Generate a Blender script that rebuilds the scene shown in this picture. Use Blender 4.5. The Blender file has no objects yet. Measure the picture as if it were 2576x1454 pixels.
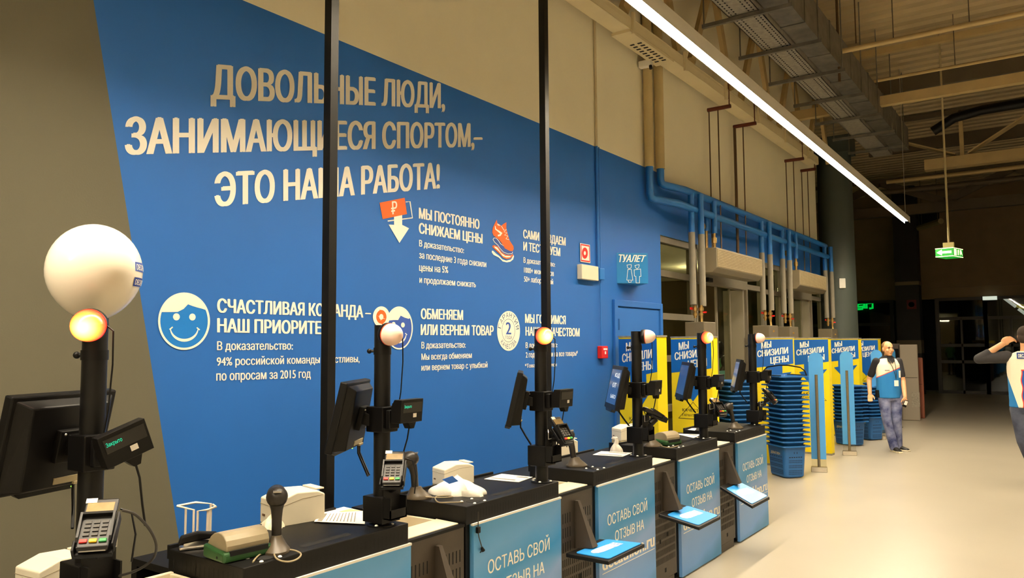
import bpy, bmesh, math, random
from math import pi, sin, cos, radians as RD, atan2, sqrt
from mathutils import Vector as V, Matrix, Euler

random.seed(7)
SC = bpy.context.scene
COL = SC.collection

# ------------------------------------------------------------------ camera
IW, IH, FPX = 2576.0, 1454.0, 1962.4
YAW, PITCH, ROLL = RD(35.251), RD(4.118), RD(-0.3628)
EYE = V((0, 0, 1.70))
_f = V((-sin(YAW) * cos(PITCH), cos(YAW) * cos(PITCH), sin(PITCH)))
_r = V((cos(YAW), sin(YAW), 0))
_u = _r.cross(_f)
RIGHT = cos(ROLL) * _r + sin(ROLL) * _u
UP = -sin(ROLL) * _r + cos(ROLL) * _u
FWD = _f
cam = bpy.data.cameras.new('camera')
cam.sensor_width = 36.0
cam.lens = 36.0 * FPX / IW
cam.clip_start = 0.05
cam_o = bpy.data.objects.new('camera', cam)
COL.objects.link(cam_o)
cam_o.matrix_world = Matrix(((RIGHT.x, UP.x, -FWD.x, EYE.x), (RIGHT.y, UP.y, -FWD.y, EYE.y), (RIGHT.z, UP.z, -FWD.z, EYE.z), (0, 0, 0, 1)))
SC.camera = cam_o

# ------------------------------------------------------------------ world, exposure
w = bpy.data.worlds.new('night')
SC.world = w
w.use_nodes = True
w.node_tree.nodes['Background'].inputs[0].default_value = (1.0, 0.8, 0.5, 1)
w.node_tree.nodes['Background'].inputs[1].default_value = 0.004
SC.view_settings.view_transform = 'Standard'
SC.view_settings.look = 'None'
SC.view_settings.gamma = 1.0
SC.view_settings.use_curve_mapping = False
SC.view_settings.exposure = 0.0
LED_COLOR = (1.0, 0.85, 0.625)
LED_POWER = 238.0

# ------------------------------------------------------------------ surveying: where a sight line meets a known plane of the hall
def ray(px, py):
    return RIGHT * ((px - IW / 2) / FPX) - UP * ((py - IH / 2) / FPX) + FWD
def on_x(px, py, X):
    d = ray(px, py); return EYE + d * ((X - EYE.x) / d.x)
def on_y(px, py, Y):
    d = ray(px, py); return EYE + d * ((Y - EYE.y) / d.y)
def on_z(px, py, Z):
    d = ray(px, py); return EYE + d * ((Z - EYE.z) / d.z)
def at_d(px, py, D):
    return EYE + ray(px, py) * D

# ------------------------------------------------------------------ materials
def lin(c):
    return tuple(((x / 255.0) / 12.92 if x / 255.0 <= 0.04045 else (((x / 255.0) + 0.055) / 1.055) ** 2.4) for x in c)
MATS = {}
def mat(name, col, rough=0.5, metal=0.0, vary=0.0, vscale=8.0, bump=0.0, bscale=60.0, emit=None, estr=0.0, spec=0.5, stretch=None, coat=0.0):
    if name in MATS: return MATS[name]
    m = bpy.data.materials.new(name); m.use_nodes = True
    nt = m.node_tree; b = nt.nodes['Principled BSDF']
    c = lin(col)
    b.inputs['Base Color'].default_value = (*c, 1)
    b.inputs['Roughness'].default_value = rough
    b.inputs['Metallic'].default_value = metal
    b.inputs['Specular IOR Level'].default_value = spec
    if coat: b.inputs['Coat Weight'].default_value = coat
    tc = None
    def coords():
        nonlocal tc
        if tc is None:
            t = nt.nodes.new('ShaderNodeTexCoord'); mp = nt.nodes.new('ShaderNodeMapping')
            nt.links.new(t.outputs['Object'], mp.inputs[0])
            if stretch: mp.inputs['Scale'].default_value = stretch
            tc = mp.outputs[0]
        return tc
    if vary:
        n = nt.nodes.new('ShaderNodeTexNoise'); n.inputs['Scale'].default_value = vscale; n.inputs['Detail'].default_value = 5
        nt.links.new(coords(), n.inputs['Vector'])
        r = nt.nodes.new('ShaderNodeValToRGB')
        r.color_ramp.elements[0].position = 0.3; r.color_ramp.elements[1].position = 0.7
        r.color_ramp.elements[0].color = (*[x * (1 - vary) for x in c], 1)
        r.color_ramp.elements[1].color = (*[min(1, x * (1 + vary)) for x in c], 1)
        nt.links.new(n.outputs[0], r.inputs[0]); nt.links.new(r.outputs[0], b.inputs['Base Color'])
    if bump:
        n = nt.nodes.new('ShaderNodeTexNoise'); n.inputs['Scale'].default_value = bscale; n.inputs['Detail'].default_value = 3
        nt.links.new(coords(), n.inputs['Vector'])
        bp = nt.nodes.new('ShaderNodeBump'); bp.inputs['Strength'].default_value = bump; bp.inputs['Distance'].default_value = 0.01
        nt.links.new(n.outputs[0], bp.inputs['Height']); nt.links.new(bp.outputs[0], b.inputs['Normal'])
    if emit:
        b.inputs['Emission Color'].default_value = (*emit, 1)
        b.inputs['Emission Strength'].default_value = estr
    MATS[name] = m
    return m

def glass_mat(name, tint, refl):
    m = bpy.data.materials.new(name); m.use_nodes = True
    nt = m.node_tree; nt.nodes.clear()
    o = nt.nodes.new('ShaderNodeOutputMaterial'); mx = nt.nodes.new('ShaderNodeMixShader')
    t = nt.nodes.new('ShaderNodeBsdfTransparent'); g = nt.nodes.new('ShaderNodeBsdfGlossy')
    t.inputs[0].default_value = (*tint, 1); g.inputs[0].default_value = (1, 1, 1, 1); g.inputs['Roughness'].default_value = 0.02
    mx.inputs[0].default_value = refl
    nt.links.new(t.outputs[0], mx.inputs[1]); nt.links.new(g.outputs[0], mx.inputs[2]); nt.links.new(mx.outputs[0], o.inputs[0])
    return m

BLACK = mat('black_powder_coat', (12, 11, 10), 0.5, 0.0, 0.15, 30, 0.05, 250, spec=.22)
BLACKP = mat('black_plastic', (10, 9, 9), 0.42, 0, 0.1, 20, spec=.22)
SLOT = mat('dark_slot', (6, 5, 4), 0.9)
BRONZE = mat('dark_bronze_panel', (62, 54, 45), 0.45, 0.1, 0.1, 12, 0.04, 200)
CREAM = mat('cream_plastic', (236, 224, 196), 0.45, 0, 0.04, 6)
PRINTER = mat('printer_white', (226, 216, 192), 0.5, 0, 0.03, 10)
WHITE = mat('white_plastic', (240, 236, 226), 0.4, 0, 0.02, 10)
PAPER = mat('paper_white', (245, 240, 230), 0.8, 0, 0.03, 30)
PAPERG = mat('paper_print_grey', (140, 132, 118), 0.8, 0, 0.3, 60)
PAPERT = mat('paper_tan', (205, 180, 130), 0.8, 0, 0.1, 40)
STEEL = mat('steel', (190, 186, 178), 0.28, 0.9, 0.08, 40)
GALV = mat('galvanised_steel', (112, 108, 100), 0.5, 0.45, 0.25, 7, 0.1, 30)
GALVL = mat('perforated_galvanised', (158, 152, 140), 0.5, 0.4, 0.2, 18)
PAINTW = mat('wall_lettering_white', (252, 246, 232), 0.6)
ORANGE = mat('wall_orange', (240, 105, 30), 0.6)
CYANP = mat('wall_bright_blue', (0, 118, 205), 0.6)
NAVYP = mat('wall_mid_blue', (48, 86, 176), 0.6)
GREYL = mat('wall_thin_grey', (60, 90, 120), 0.6)
RED = mat('signal_red', (215, 30, 18), 0.45)
YEL = mat('key_yellow', (240, 190, 10), 0.45)
GRN = mat('key_green', (20, 130, 60), 0.45)
BRASS = mat('brass', (170, 140, 85), 0.35, 0.8, 0.2, 30)
ALU = mat('aluminium_frame', (150, 142, 124), 0.42, 0.5, 0.06, 8)
PANELB = None

# ------------------------------------------------------------------ mesh builder
class MB:
    def __init__(s): s.v = []; s.f = []; s.m = []; s.sm = []
    def add(s, vs, fs, m=0, smooth=False):
        o = len(s.v); s.v += [tuple(x) for x in vs]
        for f in fs: s.f.append([o + i for i in f]); s.m.append(m); s.sm.append(smooth)
        return s
    def box(s, c, d, m=0, R=None):
        hx, hy, hz = d[0] / 2, d[1] / 2, d[2] / 2
        p = [V((x, y, z)) for x in (-hx, hx) for y in (-hy, hy) for z in (-hz, hz)]
        if R is not None: p = [R @ q for q in p]
        p = [q + V(c) for q in p]
        return s.add(p, [(0, 1, 3, 2), (4, 6, 7, 5), (0, 4, 5, 1), (2, 3, 7, 6), (0, 2, 6, 4), (1, 5, 7, 3)], m)
    def bx(s, x0, x1, y0, y1, z0, z1, m=0):
        return s.box(((x0 + x1) / 2, (y0 + y1) / 2, (z0 + z1) / 2), (abs(x1 - x0), abs(y1 - y0), abs(z1 - z0)), m)
    def hexa(s, p, m=0):   # 8 corners: bottom ring 0-3, top ring 4-7
        return s.add(p, [(3, 2, 1, 0), (4, 5, 6, 7), (0, 1, 5, 4), (1, 2, 6, 5), (2, 3, 7, 6), (3, 0, 4, 7)], m)
    def frame(s, d):
        d = V(d).normalized(); a = V((0, 0, 1)) if abs(d.z) < 0.9 else V((1, 0, 0))
        x = d.cross(a).normalized(); return x, d.cross(x).normalized()
    def cyl(s, a, b, r, r2=None, n=16, m=0, caps=True, ref=None):
        a, b = V(a), V(b); r2 = r if r2 is None else r2
        x, y = s.frame(b - a)
        vs = [a + (x * cos(2 * pi * i / n) + y * sin(2 * pi * i / n)) * r for i in range(n)] + [b + (x * cos(2 * pi * i / n) + y * sin(2 * pi * i / n)) * r2 for i in range(n)]
        s.add(vs, [(i, (i + 1) % n, n + (i + 1) % n, n + i) for i in range(n)], m, True)
        if caps:
            s.add(vs[:n], [tuple(range(n - 1, -1, -1))], m); s.add(vs[n:], [tuple(range(n))], m)
        return s
    def tube(s, pts, r, n=8, m=0):
        pts = [V(p) for p in pts]; rings = []
        x = None
        for i, p in enumerate(pts):
            d = (pts[min(i + 1, len(pts) - 1)] - pts[max(i - 1, 0)]).normalized()
            if x is None: x, y = s.frame(d)
            else:
                x = (x - d * x.dot(d)).normalized(); y = d.cross(x).normalized()
            rr = r[i] if isinstance(r, (list, tuple)) else r
            rings.append([p + (x * cos(2 * pi * k / n) + y * sin(2 * pi * k / n)) * rr for k in range(n)])
        vs = [q for g in rings for q in g]; fs = []
        for i in range(len(pts) - 1):
            for k in range(n):
                fs.append((i * n + k, i * n + (k + 1) % n, (i + 1) * n + (k + 1) % n, (i + 1) * n + k))
        s.add(vs, fs, m, True)
        s.add(rings[0], [tuple(range(n - 1, -1, -1))], m); s.add(rings[-1], [tuple(range(n))], m)
        return s
    def lathe(s, prof, n=24, m=0, M4=None):
        vs = []
        for (r, z) in prof:
            for k in range(n): vs.append(V((r * cos(2 * pi * k / n), r * sin(2 * pi * k / n), z)))
        if M4 is not None: vs = [M4 @ q for q in vs]
        fs = []
        for i in range(len(prof) - 1):
            for k in range(n): fs.append((i * n + k, i * n + (k + 1) % n, (i + 1) * n + (k + 1) % n, (i + 1) * n + k))
        s.add(vs, fs, m, True)
        if prof[0][0] > 1e-5: s.add(vs[:n], [tuple(range(n - 1, -1, -1))], m)
        if prof[-1][0] > 1e-5: s.add(vs[-n:], [tuple(range(n))], m)
        return s
    def ell(s, c, r, m=0, R=None, nu=20, nv=12):
        r = (r, r, r) if not isinstance(r, (tuple, list)) else r
        vs = []; fs = []
        for j in range(nv + 1):
            t = pi * j / nv
            for i in range(nu):
                q = V((r[0] * sin(t) * cos(2 * pi * i / nu), r[1] * sin(t) * sin(2 * pi * i / nu), r[2] * cos(t)))
                if R is not None: q = R @ q
                vs.append(q + V(c))
        for j in range(nv):
            for i in range(nu): fs.append((j * nu + i, (j + 1) * nu + i, (j + 1) * nu + (i + 1) % nu, j * nu + (i + 1) % nu))
        return s.add(vs, fs, m, True)
    def prism(s, pts, d, m=0):    # 3-D outline pushed along d
        pts = [V(p) for p in pts]; n = len(pts); d = V(d)
        vs = pts + [p + d for p in pts]
        return s.add(vs, [tuple(range(n - 1, -1, -1)), tuple(range(n, 2 * n))] + [(i, (i + 1) % n, n + (i + 1) % n, n + i) for i in range(n)], m)
    def face(s, pts, m=0): return s.add(pts, [tuple(range(len(pts)))], m)
    def ring(s, outer, inner, m=0):
        n = len(outer); return s.add(list(outer) + list(inner), [(i, (i + 1) % n, n + (i + 1) % n, n + i) for i in range(n)], m)
    def build(s, name, mats, parent=None, bevel=0.0, seg=2, loc=None, rot=None, auto=None):
        me = bpy.data.meshes.new(name)
        me.from_pydata(s.v, [], s.f); me.update()
        for mm in (mats if isinstance(mats, (list, tuple)) else [mats]): me.materials.append(mm)
        me.polygons.foreach_set('material_index', s.m)
        me.polygons.foreach_set('use_smooth', s.sm)
        bm = bmesh.new(); bm.from_mesh(me); bmesh.ops.remove_doubles(bm, verts=bm.verts, dist=1e-6)
        bmesh.ops.recalc_face_normals(bm, faces=bm.faces); bm.to_mesh(me); bm.free()
        if any(s.sm): me.set_sharp_from_angle(angle=RD(42))
        o = bpy.data.objects.new(name, me); COL.objects.link(o)
        if parent: o.parent = parent
        if loc is not None: o.location = loc
        if rot is not None: o.rotation_euler = rot
        if bevel:
            b = o.modifiers.new('bevel', 'BEVEL'); b.width = bevel; b.segments = seg; b.limit_method = 'ANGLE'; b.angle_limit = RD(40)
        return o

def tag(o, label=None, cat=None, group=None, kind=None):
    if label: o['label'] = label
    if cat: o['category'] = cat
    if group: o['group'] = group
    if kind: o['kind'] = kind
    return o
def thing(name, label, cat, loc=(0, 0, 0), rot=(0, 0, 0), group=None):
    o = bpy.data.objects.new(name, None); COL.objects.link(o)
    o.empty_display_size = 0.05
    o.location = loc; o.rotation_euler = rot
    return tag(o, label, cat, group)
def struct(o): o['kind'] = 'structure'; return o
def dup(root, loc, rot, label, group=None):
    r = root.copy(); COL.objects.link(r); r.location = loc; r.rotation_euler = rot; r['label'] = label
    if group: r['group'] = group
    for ch in list(root.children):
        c = ch.copy(); COL.objects.link(c); c.parent = r
        for g in list(ch.children):
            d = g.copy(); COL.objects.link(d); d.parent = c
    return r
def dirmat(d, p=(0, 0, 0)):    # local +Z along d
    d = V(d).normalized(); q = d.to_track_quat('Z', 'Y'); return Matrix.Translation(V(p)) @ q.to_matrix().to_4x4()

# ------------------------------------------------------------------ lettering
_tc = bpy.data.curves.new('lettering', 'FONT'); _to = bpy.data.objects.new('lettering', _tc); COL.objects.link(_to)
_tc.resolution_u = 3
_tc.fill_mode = 'NONE'
from mathutils.geometry import delaunay_2d_cdt
_cache = {}
def glyphs(s, bold=0.0, shear=0.0):
    k = (s, bold, shear)
    if k not in _cache:
        _tc.body = s; _tc.shear = shear
        dg = bpy.context.evaluated_depsgraph_get(); dg.update()
        me = bpy.data.meshes.new_from_object(_to.evaluated_get(dg))
        P2 = [V((v.co.x, v.co.y)) for v in me.vertices]; nb = {}
        E2 = [tuple(e.vertices) for e in me.edges]
        for a, b in E2: nb.setdefault(a, []).append(b); nb.setdefault(b, []).append(a)
        loops = []; seen = set()
        for st in range(len(P2)):
            if st in seen or st not in nb: continue
            lp = [st]; seen.add(st); cur = st; nx = st + 1 if st + 1 in nb[st] else nb[st][0]
            while nx not in seen:
                lp.append(nx); seen.add(nx); q = [x for x in nb[nx] if x != cur]; cur, nx = nx, (q[0] if q else st)
            loops.append([P2[i] for i in lp])
        cv, _e, cf, *_r = delaunay_2d_cdt(P2, E2, [], 0, 1e-5)
        def wind(p):
            w_ = 0
            for lp in loops:
                for i in range(len(lp)):
                    a, b = lp[i - 1], lp[i]
                    if (a.y <= p.y) != (b.y <= p.y):
                        s_ = (b.x - a.x) * (p.y - a.y) - (p.x - a.x) * (b.y - a.y)
                        if a.y <= p.y and s_ > 0: w_ += 1
                        elif a.y > p.y and s_ < 0: w_ -= 1
            return w_
        tri = [tuple(f) for f in cf if wind((cv[f[0]] + cv[f[1]] + cv[f[2]]) / 3) != 0]
        vs = []; fs = []; n_ = len(cv)      # heavier strokes: the outline struck several times, slightly shifted
        offs = [(-bold, 0), (bold, 0), (0, bold * .3)] if bold > 0.02 else ([(-bold, 0), (bold, 0)] if bold > 0 else [(0, 0)])
        for dx, dy in offs:
            fs += [tuple(i + len(vs) for i in f) for f in tri]
            vs += [(v.x + dx, (v.y + dy) / 0.728) for v in cv]
        x0 = min(v[0] for v in vs); x1 = max(v[0] for v in vs)
        _cache[k] = ([((v[0] - x0) / (x1 - x0), v[1], (i // n_) * 1.0) for i, v in enumerate(vs)], fs)
        bpy.data.meshes.remove(me)
    return _cache[k]
def lettering(mb, s, TL, TR, BR, BL, m=0, bold=0.025, shear=0.0):
    vs, fs = glyphs(s, bold, shear)
    TL, TR, BR, BL = V(TL), V(TR), V(BR), V(BL)
    nn = (BR - BL).cross(TL - BL).normalized() * 0.00025
    out = [(BL * (1 - x) + BR * x) * (1 - y) + (TL * (1 - x) + TR * x) * y + nn * k for x, y, k in vs]
    mb.add(out, fs, m)

# ================================================================== THE SETTING
WX = -4.0            # the painted wall
HZ = 6.9             # roof deck
def pos_mat(name, build):
    m = bpy.data.materials.new(name); m.use_nodes = True
    nt = m.node_tree; build(nt, nt.nodes['Principled BSDF']); return m
FLOOR = mat('epoxy_floor', (163, 155, 138), 0.32, 0, 0.05, 0.9, 0.03, 3, spec=0.4)
floor = MB()
floor.bx(-9.5, 12.5, -8, 31, -0.2, 0.0)
struct(floor.build('floor', FLOOR))

# --- wall with its three paints
BEIGE = mat('beige_wall_paint', (240, 234, 208), 0.75, 0, 0.03, 1.5, 0.03, 90)
BLUEW = mat('blue_wall_paint', (23, 97, 180), 0.6, 0, 0.05, 1.2, 0.03, 120)
GREYW = mat('grey_wall_paint', (95, 91, 74), 0.75, 0, 0.04, 1.5, 0.04, 120)
BZ = 3.81
gy = lambda z: 1.944 - (z - 3.485) * 0.1945
wl = MB()
def wq(y0a, y1a, z0, y0b, y1b, z1, m): wl.face([(WX, y0a, z0), (WX, y1a, z0), (WX, y1b, z1), (WX, y0b, z1)], m)
YE = 8.82; YW = 16.37
wq(-8, gy(0), 0, -8, gy(HZ), HZ, 2)
wq(gy(0), YE, 0, gy(BZ), YE, BZ, 1)
wl.face([(WX, gy(BZ), BZ), (WX, YE, BZ), (WX, YE, HZ), (WX, gy(HZ), HZ)], 0)
wq(YE, YW, 3.72, YE, YW, HZ, 0)
wl.face([(WX, YE, 3.72), (WX, YE, BZ), (WX - 0.3, YE, BZ), (WX - 0.3, YE, 3.72)], 1)
wl.face([(WX, YE, 0), (WX, YE, 3.72), (WX - 0.3, YE, 3.72), (WX - 0.3, YE, 0)], 1)
wl.face([(WX, YE, 3.72), (WX - 0.25, YE, 3.72), (WX - 0.25, YW, 3.72), (WX, YW, 3.72)], 1)
wl.face([(WX - 0.06, YE, 3.06), (WX - 0.06, YW + .6, 3.06), (WX - 0.06, YW + .6, 3.72), (WX - 0.06, YE, 3.72)], 1)
wl.face([(WX, YW, 3.72), (WX, YW, HZ), (WX - 0.5, YW, HZ), (WX - 0.5, YW, 3.72)], 0)
wall = struct(wl.build('wall_left', [BEIGE, BLUEW, GREYW]))

DARKW = mat('dark_far_wall', (132, 112, 82), 0.8, 0, 0.1, 2)
wb = MB()
wb.bx(-9.5, 12.5, 30.0, 30.3, 3.18, HZ)
wb.bx(-9.5, 12.5, 29.9, 30.0, 3.55, 3.75)
struct(wb.build('wall_back', DARKW))
wr = MB(); wr.bx(12.5, 12.7, -8, 31, 0, HZ); struct(wr.build('wall_right', BEIGE))
wf = MB(); wf.bx(-4, 12.5, -8.2, -8, 0, HZ); struct(wf.build('wall_front', BEIGE))
wo = MB(); wo.bx(-9.7, -9.5, 8.5, 31, 0, HZ); struct(wo.build('wall_outer', DARKW))

# --- corrugated roof deck
DECK = mat('roof_deck', (176, 158, 122), 0.6, 0.2, 0.06, 2)
dk = MB(); y = -8.0; pr = []
while y < 31:
    pr += [(y, HZ), (y + 0.16, HZ), (y + 0.19, HZ + 0.055), (y + 0.31, HZ + 0.055)]; y += 0.34
vs = [(-9.7, a, b) for a, b in pr] + [(12.7, a, b) for a, b in pr]; n = len(pr)
dk.add(vs, [(i, i + 1, n + i + 1, n + i) for i in range(n - 1)])
struct(dk.build('ceiling', DECK))

# --- mural on the wall: lettering and pictures (all painted flat on the wall face)
MX = WX + 0.003
def wp(px, py, dx=0.0): return on_x(px, py, MX + dx)
def wline(mb, s, x0, t0, b0, x1, t1, b1, bold=0.03, m=0, shear=0.0):
    lettering(mb, s, wp(x0, t0), wp(x1, t1), wp(x1, b1), wp(x0, b0), m, bold, shear)
mb = MB()
wline(mb, 'ДОВОЛЬНЫЕ ЛЮДИ,', 529.6, 162, 249, 1119.8, 211, 273, 0.05)
wline(mb, 'ЗАНИМАЮЩИЕСЯ СПОРТОМ,–', 313.8, 295, 389, 1213.9, 311.5, 368.8, 0.05)
wline(mb, 'ЭТО НАША РАБОТА!', 539.3, 435, 520, 1106.7, 409.6, 473.6, 0.05)
mb.build('mural_headline', PAINTW, wall)
mb = MB()
wline(mb, 'СЧАСТЛИВАЯ КОМАНДА –', 546.2, 751, 786, 933.5, 769.8, 799.7, 0.05)
wline(mb, 'НАШ ПРИОРИТЕТ', 546.2, 800.6, 836, 827, 809, 840.9, 0.05)
wline(mb, 'В доказательство:', 546, 858.5, 881, 736.9, 859, 879.4, 0.026)
wline(mb, '94% российской команды счастливы,', 545, 897.9, 920, 904.6, 893.4, 911, 0.026)
wline(mb, 'по опросам за 2015 год', 543.9, 933.5, 957.6, 781.9, 929, 950.1, 0.026)
mb.build('mural_paragraph', PAINTW, wall)
mb = MB()
wline(mb, 'МЫ ПОСТОЯННО', 1053.6, 522.3, 549.5, 1206.3, 552.5, 576.7, 0.055)
wline(mb, 'СНИЖАЕМ ЦЕНЫ', 1053.6, 560.2, 586.6, 1214, 589.1, 613, 0.055)
wline(mb, 'В доказательство:', 1054.4, 603.2, 619.7, 1167.3, 622, 637, 0.030)
wline(mb, 'за последние 3 года снизили', 1054.4, 632, 649.4, 1223.4, 656.5, 672.5, 0.030)
wline(mb, 'цены на 5%', 1054.4, 662.6, 681.2, 1127.7, 669.7, 686.8, 0.030)
wline(mb, 'и продолжаем снижать', 1055, 694.8, 711.3, 1197, 707.6, 723, 0.030)
mb.build('mural_paragraph', PAINTW, wall)
mb = MB()
wline(mb, 'САМИ СОЗДАЕМ', 1316, 577, 598.6, 1423, 597.9, 618.4, 0.055)
wline(mb, 'И ТЕСТИРУЕМ', 1316.3, 608, 629.7, 1409.5, 624.2, 644.8, 0.055)
wline(mb, 'В доказательство:', 1316.8, 647, 660.7, 1396.5, 659.3, 671.3, 0.030)
wline(mb, '1000+ инженеров', 1318, 671.6, 685.7, 1393.3, 681, 694.7, 0.030)
wline(mb, '50+ лабораторий', 1318.2, 694.2, 708.4, 1391.5, 702.6, 715.6, 0.030)
mb.build('mural_paragraph', PAINTW, wall)
mb = MB()
wline(mb, 'ОБМЕНЯЕМ', 1058.5, 775.9, 802.5, 1165.1, 780.5, 805, 0.055)
wline(mb, 'ИЛИ ВЕРНЕМ ТОВАР', 1058.2, 816, 842.8, 1241.9, 819.5, 843.8, 0.055)
wline(mb, 'В доказательство:', 1060, 860, 876.8, 1171.4, 859.4, 874.5, 0.030)
wline(mb, 'Мы всегда обменяем', 1060, 889.6, 905.7, 1186.9, 885.5, 900.6, 0.030)
wline(mb, 'или вернем товар с улыбкой', 1060, 916, 932.7, 1226.5, 910.2, 924.4, 0.030)
mb.build('mural_paragraph', PAINTW, wall)
mb = MB()
wline(mb, 'МЫ ГОРДИМСЯ', 1320.7, 789.8, 812.3, 1423.2, 794.6, 815.9, 0.055)
wline(mb, 'НАШИМ КАЧЕСТВОМ', 1321.7, 822, 844.3, 1458.2, 826, 846.5, 0.055)
wline(mb, 'В доказательство:', 1322.3, 861.3, 875.6, 1402.3, 860.9, 873.4, 0.030)
wline(mb, '2 года гарантии на все товары*', 1322.6, 885.4, 899.8, 1453.6, 881.8, 894.6, 0.030)
wline(mb, '*Товары Декатлон', 1320.4, 915.2, 925.3, 1400.7, 912.2, 921.4, 0.030)
mb.build('mural_paragraph', PAINTW, wall)

def ell_px(cx, cy, rx, ry, n=48, a0=0, a1=2 * pi, dx=0):
    return [wp(cx + rx * cos(a0 + (a1 - a0) * i / n), cy + ry * sin(a0 + (a1 - a0) * i / n), dx) for i in range(n if a1 - a0 > 6.28 else n + 1)]
def stroke_px(mb, pts, wd, m=0, dx=0.0005):
    pts = [V((a, b)) for a, b in pts]
    L = []; Rr = []
    for i, p in enumerate(pts):
        d = (pts[min(i + 1, len(pts) - 1)] - pts[max(i - 1, 0)]).normalized(); nn = V((-d.y, d.x))
        ww = wd[i] if isinstance(wd, (list, tuple)) else wd
        L.append(p + nn * ww / 2); Rr.append(p - nn * ww / 2)
    vs = [wp(q.x, q.y, dx) for q in L] + [wp(q.x, q.y, dx) for q in Rr]; n = len(pts)
    mb.add(vs, [(i, i + 1, n + i + 1, n + i) for i in range(n - 1)], m)
def arc(cx, cy, rx, ry, a0, a1, n=16): return [(cx + rx * cos(a0 + (a1 - a0) * i / n), cy + ry * sin(a0 + (a1 - a0) * i / n)) for i in range(n + 1)]

# smiling face with white hair
mb = MB()
cx, cy, rx, ry = 463.0, 808.0, 65.3, 72.3
mb.face(ell_px(cx, cy, rx - 3, ry - 3, 64), 1)
mb.ring(ell_px(cx, cy, rx, ry, 64, dx=.001), ell_px(cx, cy, rx - 5.5, ry - 5.5, 64, dx=.001), 0)
hair = arc(cx, cy, rx - 1, ry - 1, RD(197), RD(338), 26) + [(508, 776.5), (498, 774), (485, 770), (473, 765.5), (462, 777), (447, 784.5), (428, 785), (405, 785)]
mb.face([wp(a, b, .0015) for a, b in hair], 0)
mb.face(ell_px(443.8, 797, 8.6, 9, 24, dx=.0015), 0); mb.face(ell_px(484, 797.5, 8.2, 8.8, 24, dx=.0015), 0)
stroke_px(mb, arc(463.5, 824, 35, 32, RD(172), RD(8), 20), [2.2 + 5 * sin(pi * i / 20) for i in range(21)], 0, .0015)
stroke_px(mb, [(426.5, 829), (434.5, 822.5)], 3.2, 0, .0015); stroke_px(mb, [(495, 824), (502.5, 830)], 3.2, 0, .0015)
mb.build('mural_face', [PAINTW, CYANP], wall)
mb = MB()
cx, cy, rx, ry = 1003.9, 825.0, 34.6, 54.2
mb.face(ell_px(cx, cy, rx - 2, ry - 2, 64), 1)
mb.ring(ell_px(cx, cy, rx, ry, 64, dx=.001), ell_px(cx, cy, rx - 3, ry - 3.6, 64, dx=.001), 0)
hair = arc(cx, cy, rx - .6, ry - .6, RD(200), RD(331), 24) + [(1028, 802), (1018, 799), (1008, 794), (1001.5, 805), (990, 805), (976, 806.6)]
mb.face([wp(a, b, .0015) for a, b in hair], 0)
mb.face(ell_px(990.2, 816, 4.8, 6.4, 20, dx=.0015), 0); mb.face(ell_px(1013.6, 817.5, 4.8, 6.4, 20, dx=.0015), 0)
stroke_px(mb, arc(1003, 839, 19, 22.5, RD(172), RD(8), 18), [1.4 + 3.4 * sin(pi * i / 18) for i in range(19)], 0, .0015)
stroke_px(mb, [(1019.5, 838), (1024, 842.5)], 2.2, 0, .0015)
mb.build('mural_face', [PAINTW, NAVYP], wall)
mb = MB()   # exchange badge
cx, cy = 959.3, 797.0
mb.face(ell_px(cx, cy, 21.2, 26.4, 40, dx=.002), 0)
mb.ring(ell_px(cx, cy, 12.9, 17.2, 40, dx=.003), ell_px(cx, cy, 5.4, 7.2, 40, dx=.003), 1)
mb.face([wp(a, b, .0045) for a, b in [(948.5, 793.5), (956.5, 797), (962, 790.5), (960, 797.5), (970.5, 803), (962.5, 801), (957, 807), (958.5, 799.5)]], 0)
mb.face([wp(a, b, .004) for a, b in [(955, 778.5), (954, 792), (964, 785)]], 1); mb.face([wp(a, b, .004) for a, b in [(963.5, 817.5), (964.5, 803), (955, 811)]], 1)
mb.build('mural_badge', [PAINTW, ORANGE], wall)
mb = MB()   # two-year badge
cx, cy, rx, ry = 1279.3, 832.5, 28.8, 50.2
mb.face(ell_px(cx, cy, rx, ry, 56), 0)
mb.ring(ell_px(cx - .2, 831.5, 16.6, 29.4, 48, dx=.001), ell_px(cx - .2, 831.5, 15.9, 28.4, 48, dx=.001), 1)
lettering(mb, '2', wp(1272.5, 808.5, .001), wp(1286, 809.5, .001), wp(1286, 841, .001), wp(1272.5, 841, .001), 2, 0.02)
lettering(mb, 'ГОДА', wp(1271.8, 844.5, .001), wp(1288, 845, .001), wp(1288, 852.3, .001), wp(1271.8, 852, .001), 1, 0.0)
def arc_text(s, a0, a1, ro, ri, flip):
    n = len(s)
    for i, ch in enumerate(s):
        a = a0 + (a1 - a0) * (i + .5) / n; h = abs(a1 - a0) / n * .36
        sg = 1 if a1 > a0 else -1
        P = lambda ang, k: wp(cx + (16.6 + (rx - 16.6) * k) * cos(ang), 832 + (29.4 + (ry - 29.4) * k) * sin(ang), .001)
        lettering(mb, ch, P(a - sg * h, ro), P(a + sg * h, ro), P(a + sg * h, ri), P(a - sg * h, ri), 1, 0.0)
arc_text('ГАРАНТИЯ', RD(186), RD(358), .82, .22, 0)
arc_text('КАЧЕСТВА', RD(142), RD(38), .2, .78, 1)
mb.build('mural_badge', [PAINTW, GREYL, NAVYP], wall)
mb = MB()   # price arrow
stroke_px(mb, [(1020.6, 508), (1031.4, 507), (1037.5, 548), (975.4, 556)], 3, 0, 0)
mb.face([wp(a, b, .0005) for a, b in [(991.3, 538), (1011.7, 541), (1011.7, 565.6), (1029, 574.3), (1004.8, 611.3), (977.5, 564.8), (991.3, 565.5)]], 0)
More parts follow.
